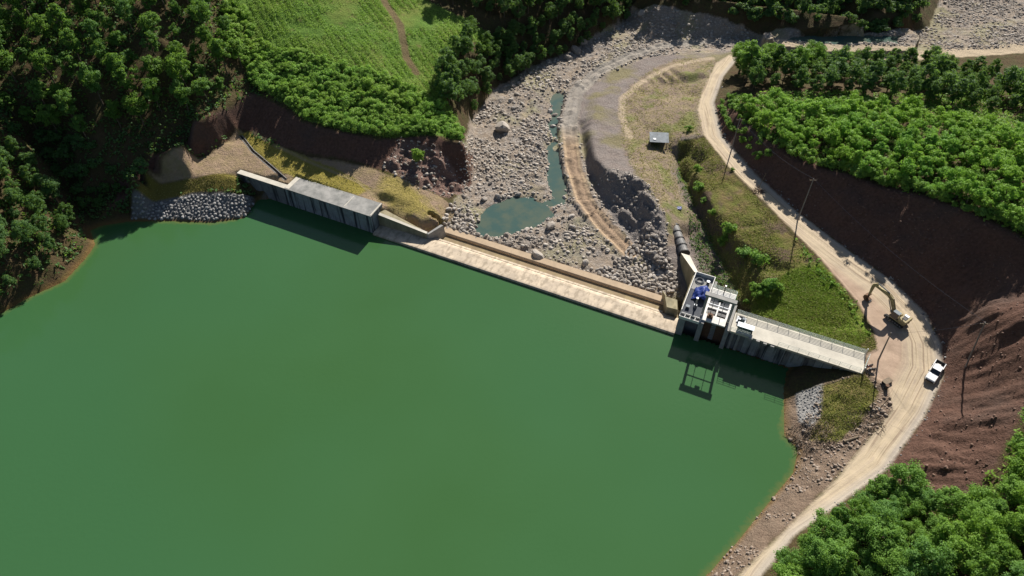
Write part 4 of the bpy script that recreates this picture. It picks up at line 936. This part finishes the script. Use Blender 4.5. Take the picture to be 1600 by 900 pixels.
for i in range(5): me = rock_mesh('riprap_stone', 50 + i, flat_=.8); me.materials.append(M['palestone']); RP.append(me)
rip = pp((208,308),(300,306),(378,306),(404,326),(382,338),(330,345),(260,343),(206,343))
for x, y in in_poly_samples(rip, 290, .72, seed=5):
    place_rock('riprap_stone', x, y, random.uniform(.34, .56), 'grey riprap stone set in the slope under the grassy platform', 'riprap stones on the left bank', mesh=random.choice(RP), cat='stone', sink=.35)
# loose stones, uncountable
def ico():
    bm = bmesh.new(); bmesh.ops.create_icosphere(bm, subdivisions=1, radius=1); V = np.array([v.co[:] for v in bm.verts]); Fc = np.array([[v.index for v in f.verts] for f in bm.faces]); bm.free(); return V, Fc
IV, IF = ico()
def stones(name, mask_fn, n, rmin, rmax, mat, label, seed, xr, yr):
    r = np.random.default_rng(seed); xs = r.uniform(*xr, n*12); ys = r.uniform(*yr, n*12); k = mask_fn(xs, ys); xs = xs[k][:n]; ys = ys[k][:n]; n = len(xs)
    rad = rmin + (rmax - rmin)*r.random(n)**5.5; zs = sample(Hf, xs, ys)
    V = IV[None]*(1 + r.uniform(-.28, .28, (n, len(IV), 1))); V = V*np.stack([r.uniform(.8, 1.3, n), r.uniform(.7, 1.1, n), r.uniform(.5, .8, n)], 1)[:, None]
    a = r.uniform(0, 6.28, n); c, s = np.cos(a)[:, None], np.sin(a)[:, None]
    V = np.stack([V[..., 0]*c - V[..., 1]*s, V[..., 0]*s + V[..., 1]*c, V[..., 2]], -1)*rad[:, None, None]
    V += np.stack([xs, ys, zs + rad*.15], -1)[:, None]
    Fq = (IF[None] + (np.arange(n)*len(IV))[:, None, None]).reshape(-1, 3)
    me = np_mesh(name, V.reshape(-1, 3), tris=Fq); me.materials.append(M[mat]); o = bpy.data.objects.new(name, me); COL.objects.link(o); tag(o, label, 'stones', kind='stuff')
clump = fbm(X, Y, 9, 3, 71)
def riv_mask(x, y): return (sample(SD_RIVER, x, y) > .3) & (sample(SD_POOL, x, y) < .3) & (sample(SD_TRA, x, y) < 0) & (sample(clump, x, y) > np.random.default_rng(2).uniform(-.45, .45, len(x))) & ~((sample(dT, x, y) < 10.6))
stones('river_stones', riv_mask, 27000, .09, .6, 'stone', 'loose grey river stones covering the dry riverbed', 5, (-30, 190), (95, 268))
stones('shore_rubble', lambda x, y: (sample(SD_SH, x, y) > 0) & (sample(SD_EM2, x, y) < 0) & (sample(clump, x, y) > -.1), 2600, .06, .4, 'brownstone', 'brown rubble along the bank between the lake and the dirt road', 6, (25, 80), (30, 95))
stones('roadside_rubble', lambda x, y: (np.abs(sample(SD_ROAD, x, y) + .2) < .8) & (sample(rd_right, x, y) < 2.0), 900, .07, .33, 'palestone', 'broken stone strewn along the cut side of the road', 7, (40, 110), (50, 190))
stones('cut_rubble', lambda x, y: (sample(np.maximum(SD_ROCK2, sdf(pp((700,290),(740,240),(760,300),(720,335)))), x, y) > -.5), 500, .15, .6, 'stone', 'broken rock at the foot of the red cut bank', 8, (-40, 0), (125, 170))
M['redstone'] = stone_mat('red_earth_clod', (.15, .085, .06), (.10, .055, .04), (.19, .12, .085))
stones('cut_clods', lambda x, y: (sample(SD_CUTR, x, y) > .2) & (sample(clump, x, y) > -.05), 4200, .05, .30, 'redstone', 'red earth clods and stones on the right cut slope', 12, (50, 180), (45, 190))
stones('outcrop_rubble', lambda x, y: sample(SD_ROCK, x, y) > -.5, 700, .12, .5, 'stone', 'loose stones on the black rock outcrop', 9, (10, 60), (110, 170))
for x, y in in_poly_samples(pp((735,235),(740,330),(700,365),(920,425),(980,440),(960,350),(915,300),(885,200),(905,150),(1000,88),(1150,70),(1130,35),(1000,20),(900,85),(800,120)), 170, 2.2, seed=15):
    if float(sample(SD_POOL, x, y)) < .2 and float(sample(SD_TRA, x, y)) < -.3: place_rock('boulder', x, y, random.choice((.35, .45, .55, .7, 1.0)), 'grey boulder scattered among the gravel of the dry riverbed', 'boulders scattered on the riverbed')
# stone pitching on the right bank
PT_ = []
for x, y in in_poly_samples(pp((1243,616),(1284,602),(1282,650),(1268,668),(1248,662)), 160, .55, seed=9):
    place_rock('pitching_stone', x, y, random.uniform(.16, .28), 'flat pale stone of the paved strip beside the deck wall foot', 'stones of the pitched strip on the right bank', mesh=random.choice(RP), cat='stone', sink=.6)

# ============================================================ plants
def quads(C, Nn, size, r, aspect=1.0):
    n = len(C); up = r.normal(size=(n, 3)); a = np.cross(Nn, up); a /= np.linalg.norm(a, axis=1, keepdims=True) + 1e-9; b = np.cross(Nn, a)
    a = a*size[:, None]; b = b*size[:, None]*aspect
    V = np.stack([C - a - b*.6, C + a*.6 - b, C + a + b*.6, C - a*.6 + b], 1).reshape(-1, 3); return V, np.arange(4*n).reshape(-1, 4)
def crown_mesh(name, seed, rad, h0, h1, nclump, nleaf, leaf, mat, clr=.36):
    r = np.random.default_rng(seed); C = []; Nn = []
    hc_ = (h0 + h1)/2; hh = (h1 - h0)/2
    for k in range(nclump):
        while True:
            p = r.uniform(-1, 1, 3); l = np.linalg.norm(p)
            if .35 < l < .8 and p[2] > -.75: break
        lop = np.array([rad*(1 + .25*np.sin(seed*1.7 + k)), rad*(1 + .25*np.cos(seed*2.3 + k)), hh]); c = p*lop + [0, 0, hc_]; cr = rad*r.uniform(clr*.55, clr*1.6)
        cr *= r.choice([.8, 1, 1.25]); d = r.normal(size=(nleaf, 3)); d /= np.linalg.norm(d, axis=1, keepdims=True); d[:, 2] = np.where(d[:, 2] < -.3, -d[:, 2], d[:, 2])
        rr_ = cr*r.uniform(.4, 1.35, (nleaf, 1)); C.append(c + d*rr_*[1, 1, .8]); Nn.append(d + r.normal(size=d.shape)*.45 + [.12, .3, .35])
    C = np.concatenate(C); Nn = np.concatenate(Nn); Nn /= np.linalg.norm(Nn, axis=1, keepdims=True)
    V, Q_ = quads(C, Nn, leaf*r.uniform(.6, 1.4, len(C)), r); me = np_mesh(name, V, quads=Q_); me.materials.append(M[mat]); return me
def trunk_mesh(seed, h, rad, crad):
    r = random.Random(seed); mb = MB(); p = Vector((0, 0, -.4)); n = 4
    pts = [Vector((r.uniform(-.15, .15)*i, r.uniform(-.15, .15)*i, -.4 + (h + .4)*i/n)) for i in range(n + 1)]
    for i in range(n): mb.tube(pts[i], pts[i+1], rad*(1 - i/n*.6), rad*(1 - (i+1)/n*.6), n=7, cap=False)
    for k in range(5):
        a = k*1.256 + r.uniform(-.4, .4); b = pts[2].lerp(pts[4], r.uniform(0, .9)); mb.tube(b, b + Vector((math.cos(a)*crad*.6, math.sin(a)*crad*.6, h*.22)), rad*.35, rad*.12, n=5, cap=False)
    me = bpy.data.meshes.new('trunk'); mb.bm.to_mesh(me); mb.bm.free(); me.materials.append(M['bark']); return me
KIND = {}
def make_kind(k, mat, rad, h0, h1, ncl, nlf, leaf, nvar=5, seed=0, clr=.36):
    KIND[k] = [(crown_mesh('crown', seed + i, rad*(.85 + .3*random.random()), h0, h1, ncl, nlf, leaf, mat, clr), trunk_mesh(seed + i, h1*.72, .05 + rad*.05, rad)) for i in range(nvar)]
make_kind('forest', 'leaf_forest', 2.4, 2.2, 8.5, 42, 150, .10, 8, 100, .20)
make_kind('dark', 'leaf_dark', 2.9, 1.2, 9.5, 44, 150, .115, 6, 200, .20)
make_kind('young', 'leaf_bright', 1.75, .8, 4.4, 28, 125, .088, 8, 300, .22)
make_kind('big', 'leaf_stand', 3.0, 1.8, 8.0, 62, 200, .085, 8, 400, .17)
make_kind('shrub', 'leaf_field', 1.5, .1, 2.3, 24, 120, .078, 6, 500, .22)
make_kind('darkbush', 'leaf_dark', 1.7, .0, 2.8, 16, 110, .13, 4, 700, .28)
make_kind('bush', 'leaf_mid', 1.7, .0, 2.6, 14, 120, .115, 4, 600, .30)
allpts = []
def plant_tree(k, x, y, sc, name, label, group, cat='tree'):
    cm, tm = random.choice(KIND[k]); o = bpy.data.objects.new(name, None); COL.objects.link(o); o.empty_display_size = .3
    o.location = (x, y, gz(x, y) - .1); o.rotation_euler = (0, 0, random.uniform(0, 6.28)); s = sc*random.choice((random.uniform(.62, .9), random.uniform(.85, 1.15), random.uniform(1.0, 1.35))); o.scale = (s, s, s*random.uniform(.85, 1.2))
    c = bpy.data.objects.new('crown', cm); COL.objects.link(c); c.parent = o
    t_ = bpy.data.objects.new('trunk' if cat == 'tree' else 'stem', tm); COL.objects.link(t_); t_.parent = o
    return tag(o, label, cat, group)
LAND = {'left hillside forest': [(345,25,'nearest the ridge top'),(385,120,'closest to the start of the red cut'),(5,5,'in the top left corner of the view'),(250,195,'standing lowest above the platform'),(60,200,'nearest the wooded lake spur'),(200,100,'in the very middle of the stand')],
 'spur': [(130,355,'at the tip of the spur over the cove'),(5,475,'lowest on the lake shore'),(30,230,'highest on the spur')],
 'river bend': [(705,5,'beside the upper corner of the crop field'),(980,5,'farthest upstream'),(850,50,'in the middle of the belt')],
 'riverside edge': [(716,184,'nearest the red bank'),(800,55,'nearest the big valley forest'),(690,108,'deepest in the field')],
 'far dark bank': [(995,0,'nearest the river bend'),(1425,20,'nearest the pale rock field')],
 'grove': [(1150,112,'nearest the road bend'),(1600,130,'at the right edge of the view'),(1350,112,'closest to the dark pool')],
 'young acacias': [(1160,170,'at the pointed left end of the plantation'),(1290,258,'on the rim above the tall power pole'),(1450,303,'on the rim above the parked excavator'),(1595,360,'lowest at the right edge of the view'),(1545,285,'beside the bare footpath patch'),(1600,225,'at the far right corner of the plantation')],
 'lower right': [(1215,900,'nearest the road at the bottom of the view'),(1275,805,'where the road passes the stand'),(1400,780,'just below the red slope'),(1592,690,'highest beside the red slope'),(1595,895,'in the bottom right corner of the view'),(1400,870,'in the middle of the stand')],
 'shrubs above': [(396,125,'at the left start of the red cut'),(722,220,'at the corner over the riverbed'),(600,212,'on the rim above the rocky scar')],
 'ridge': [(355,25,'next to the lone dark tree')], 'boulders heaped': [(1036,458,'touching the divider pier'),(1060,425,'closest to the guide wall')],
 'boulders piled': [(692,345,'touching the end of the wing wall')], 'riprap': [(207,343,'at the left foot of the slope'),(380,338,'at the corner by the retaining wall')]}
def landmarks(objs, group):
    for key, ls in LAND.items():
        if group and key in group:
            done = set()
            for px, py, ph in ls:
                x, y = hit(px, py); best = None
                for o in objs:
                    if o.name in done: continue
                    d = (o.location.x - x)**2 + (o.location.y - y)**2
                    if best is None or d < best[0]: best = (d, o)
                if best: done.add(best[1].name); o = best[1]; o['label'] = o['label'].rsplit(', ', 1)[0].split(' of the ')[0].split(' on the ')[0].split(' in the ')[0] + ' ' + ph + (', in the ' + group.split(' of the ')[-1] if ' of the ' in group else '')
def stand(k, poly, n, mind, sc, name, label, group, seed, cat='tree', avoid=True):
    made = []
    for x, y in in_poly_samples(poly, n, mind, 60000, seed):
        if avoid and (float(sample(SD_ROAD, x, y)) > -1.2 or float(sample(SD_RES, x, y)) > -1.0 or float(sample(SD_CUTL, x, y)) > 1 or float(sample(SD_CUTR, x, y)) > .8 or float(sample(SD_RIVER, x, y)) > .5): continue
        made.append(plant_tree(k, x, y, sc, name, label, group, cat))
    if made:
        xs_ = sorted(o.location.x for o in made); a_, b_ = xs_[len(xs_)//3], xs_[2*len(xs_)//3]
        for o in made:
            sz = 'small ' if o.scale.x < sc*.88 else 'large ' if o.scale.x > sc*1.1 else 'medium-sized '
            o['label'] = sz + label[:200] + (', left part' if o.location.x < a_ else ', right part' if o.location.x > b_ else ', middle part')
    landmarks(made, group)
stand('forest', pp((-120,-60),(60,-60),(200,-60),(345,-60),(350,40),(385,120),(330,165),(255,195),(190,225),(120,235),(50,200),(-60,160)), 300, 4.5, 1.0, 'forest_tree', 'round-crowned tree on the shaded left hillside', 'trees of the left hillside forest', 21)
stand('dark', pp((-150,250),(0,225),(60,262),(100,320),(128,362),(95,398),(40,450),(0,478),(-120,540)), 70, 3.4, .72, 'bank_tree', 'leafy tree of the wooded spur at the left edge of the lake', 'trees on the spur beside the lake', 22)
stand('dark', pp((665,-60),(705,8),(790,45),(840,55),(905,38),(955,18),(985,0),(990,-60)), 110, 3.6, .85, 'valley_tree', 'dark tree in the forest upstream of the green hill field', 'dark trees above the river bend', 23)
stand('dark', pp((735,62),(690,108),(684,150),(716,184),(738,150),(768,104),(832,64),(800,50)), 60, 3.0, .7, 'riverside_tree', 'dark bushy tree by the riverside edge of the field', 'trees at the riverside edge of the field', 24, avoid=False)
stand('dark', pp((735,155),(770,110),(832,70),(905,46),(958,24),(985,8),(990,16),(962,42),(902,78),(832,108),(772,142),(742,180)), 60, 2.7, .6, 'river_edge_tree', 'small dark tree on the steep bank just above the dry riverbed', 'trees on the steep left bank of the river', 33, avoid=False)
stand('dark', pp((990,-60),(992,2),(1130,12),(1300,28),(1425,22),(1445,-20),(1440,-60)), 110, 4.0, .8, 'far_bank_tree', 'shaded tree on the far bank across the river bend', 'trees on the far dark bank', 25, avoid=False)
stand('darkbush', pp((985,-20),(985,4),(1070,10),(1130,20),(1240,38),(1370,60),(1425,48),(1445,10),(1435,-30)), 200, 2.0, 1.0, 'far_bank_bush', 'dark bush on the far bank of the river bend', 'bushes on the far dark bank', 35, 'bush', avoid=False)
stand('dark', pp((1150,112),(1250,108),(1350,112),(1500,124),(1640,130),(1740,130),(1740,200),(1620,185),(1520,172),(1420,160),(1250,146),(1165,145)), 130, 4.4, .85, 'valley_grove_tree', 'dark tree of the grove behind the young plantation', 'trees of the grove behind the plantation', 26)
for px, py in ((1165,128),(1155,112),(1200,105),(1262,112),(1240,125),(1310,118)):
    p = at(px, py); plant_tree('big', p.x, p.y, 1.25, 'tall_tree', 'tall broad-crowned tree at the road bend, rising above the grove', 'tall trees at the road bend')
stand('young', pp((1158,160),(1230,168),(1320,174),(1430,182),(1510,196),(1600,214),(1720,232),(1740,440),(1690,418),(1600,362),(1530,335),(1450,305),(1380,286),(1290,261),(1192,214)), 300, 2.7, 1.0, 'plantation_tree', 'young bright green acacia of the plantation above the road cut', 'young acacias of the plantation', 27)
rimR = [(1160,180),(1190,215),(1240,245),(1290,263),(1340,277),(1380,288),(1415,297),(1450,307),(1490,322),(1530,337),(1565,350),(1600,364),(1650,385)]
for i in range(len(rimR)*4):
    k = i/4; a = rimR[min(int(k), len(rimR)-2)]; b = rimR[min(int(k)+1, len(rimR)-1)]; f = k % 1
    p = at(a[0]+(b[0]-a[0])*f + random.uniform(-4, 4), a[1]+(b[1]-a[1])*f - 2 + random.uniform(-3, 3)); plant_tree('bush', p.x, p.y, .8, 'rim_bush', 'grey-green bush hanging on the rim of the road cut', 'bushes along the rim of the right cut', 'bush')
stand('big', pp((1212,905),(1250,850),(1275,805),(1330,785),(1400,778),(1490,815),(1555,765),(1592,690),(1640,650),(1800,640),(1800,1000),(1600,1010),(1170,1010)), 220, 2.8, .84, 'acacia_tree', 'broad acacia with clumped green crown in the lower right stand', 'lower right acacia stand', 28)
stand('shrub', pp((392,125),(440,158),(480,184),(540,203),(600,212),(660,209),(722,221),(712,190),(688,165),(640,140),(560,115),(480,85),(400,65)), 290, 1.7, .9, 'hill_shrub', 'bright green shrub on the lower edge of the hill field', 'shrubs above the left red cut', 29, cat='shrub', avoid=False)
stand('shrub', pp((352,20),(362,80),(398,128),(420,90),(390,40),(375,0)), 60, 2.0, 1.0, 'ridge_shrub', 'light green shrub on the ridge between the forest and the hill field', 'shrubs on the ridge', 30, cat='shrub', avoid=False)
p = at(354, 22); plant_tree('dark', p.x, p.y, .6, 'lone_tree', 'lone dark tree standing on the ridge at the top of the hill field', None)
p = at(655, 252); plant_tree('bush', p.x, p.y, 1.5, 'lone_bush', 'round green bush growing alone on the red rock bank', None, 'bush')
p = at(1143, 266); plant_tree('bush', p.x, p.y, .55, 'roadside_bush', 'small dark bush alone on the left edge of the dirt road', None, 'bush')
for px, py, s in ((1130,375,1.1),(1136,366,.9),(1125,382,.8),(1162,402,1.0),(1176,414,1.1),(1178,455,.9),(1190,452,1.0),(1182,468,.8),(1196,462,.7),(1088,270,.7),(1092,300,.8),(1098,318,.8),(1112,336,.7),(1075,205,.7),(1165,476,.6),(1205,448,.9),(1215,456,.7)):
    p = at(px, py); plant_tree('bush', p.x, p.y, s, 'gully_bush', 'green bush growing in the gully at the foot of the embankment', 'bushes in the gully beside the intake', 'bush')
stand('darkbush', pp((0,200),(60,230),(130,325),(150,335),(190,300),(225,262),(160,240),(80,210)), 60, 3.2, 1.0, 'hollow_bush', 'dark bush in the shaded hollow above the lake cove', 'bushes in the shaded hollow', 31, 'bush', avoid=False)
stand('bush', pp((1140,150),(1122,160),(1135,205),(1180,255),(1200,245),(1165,205)), 26, 2.0, .6, 'cut_foot_bush', 'scrubby bush on the shaded bank above the road bend', 'scrub on the shaded road bank', 32, 'bush', avoid=False)

def tufts(name, A, thr, n, h, leaf, mat, label, seed, xr, yr, dens=None, extra=None, spread=.5):
    r = np.random.default_rng(seed); xs = r.uniform(*xr, n*8); ys = r.uniform(*yr, n*8); k = sample(A, xs, ys) > thr
    if extra is not None: k &= extra(xs, ys)
    if dens is not None: k &= (sample(dens, xs, ys) > r.uniform(-.45, .25, len(xs)))
    k &= sample(SD_ROAD, xs, ys) < 0
    xs = xs[k][:n]; ys = ys[k][:n]; n = len(xs); zs = sample(Hf, xs, ys)
    m_ = 3; C = np.repeat(np.stack([xs, ys, zs], 1), m_, 0); C[:, :2] += r.normal(size=(n*m_, 2))*spread*.5; C[:, 2] += r.uniform(0, h, n*m_)
    Nn = r.normal(size=(n*m_, 3)); Nn[:, 2] = np.abs(Nn[:, 2]) + .6; Nn /= np.linalg.norm(Nn, axis=1, keepdims=True)
    V, Q_ = quads(C, Nn, leaf*r.uniform(.5, 1.5, n*m_), r, .5); me = np_mesh(name, V, quads=Q_); me.materials.append(M[mat]); o = bpy.data.objects.new(name, me); COL.objects.link(o); tag(o, label, 'plants', kind='stuff')
d1 = fbm(X, Y, 7, 3, 81)
tufts('field_plants', SD_FIELD, -.5, 56000, .35, .13, 'leaf_field', 'low leafy crop covering the sunlit hill field', 41, (-130, 10), (150, 268), fbm(X, Y, 10, 4, 83, .6)*1.3, lambda x, y: (sample(dF, x, y) > 1.3) & (np.sin((x*.8 + y*.5)*3.2 + 2*np.sin(x*.1)) > -.55))
tufts('embankment_grass', SD_EMB, 0, 16000, .14, .11, 'grass', 'weedy brown and green grass on the road embankment', 42, (30, 90), (80, 175), d1)
tufts('gully_weeds', SD_GUL, 0, 2500, .35, .2, 'leaf_dark', 'dark weeds in the gully beside the intake', 51, (20, 80), (90, 175), d1)
tufts('green_grass', SD_GRN, 0, 17000, .15, .11, 'grassgreen', 'bright green grass on the lower embankment behind the deck', 43, (40, 90), (80, 125), d1)
tufts('bank_grass', SD_EM2, 0, 5500, .12, .09, 'grass', 'olive grass on the bank below the yard', 44, (50, 80), (60, 90), d1)
tufts('mound_grass', np.maximum(SD_OL1, SD_OL2), -.1, 4500, .08, .09, 'drygrass', 'mossy yellow grass on the mound and platform edge', 45, (-110, -20), (125, 180), d1)
tufts('dry_slope_grass', SD_OL3, -2.5, 1500, .08, .09, 'drygrass', 'dry yellow grass on the slope behind the wing wall', 46, (-50, 0), (120, 160), d1)
tufts('terrace_grass', SD_PEN, -.3, 3800, .25, .13, 'drygrass', 'dry straw-coloured grass on the river terrace', 47, (20, 100), (130, 245), d1)
tufts('forest_undergrowth', np.maximum(np.minimum(Hf - 1, 6), -1), 0, 26000, .9, .34, 'leaf_dark', 'low undergrowth beneath the left hillside trees', 48, (-200, -60), (95, 268), d1, lambda x, y: (sample(SD_FIELD, x, y) < 0) & (sample(SD_CUTL, x, y) < .5) & (sample(SD_TAN, x, y) < 0) & (sample(SD_OL2, x, y) < 0) & (sample(SD_RIP, x, y) < 0) & (sample(SD_RES, x, y) < -1))
tufts('plantation_undergrowth', np.minimum(Hf - 5.6, 5), 0, 34000, .8, .30, 'leaf_mid', 'leafy undergrowth beneath the plantation and acacia trees', 49, (62, 190), (36, 200), d1 + .25, lambda x, y: (sample(SD_CUTR, x, y) < 0) & (sample(SD_ROAD, x, y) < -1))
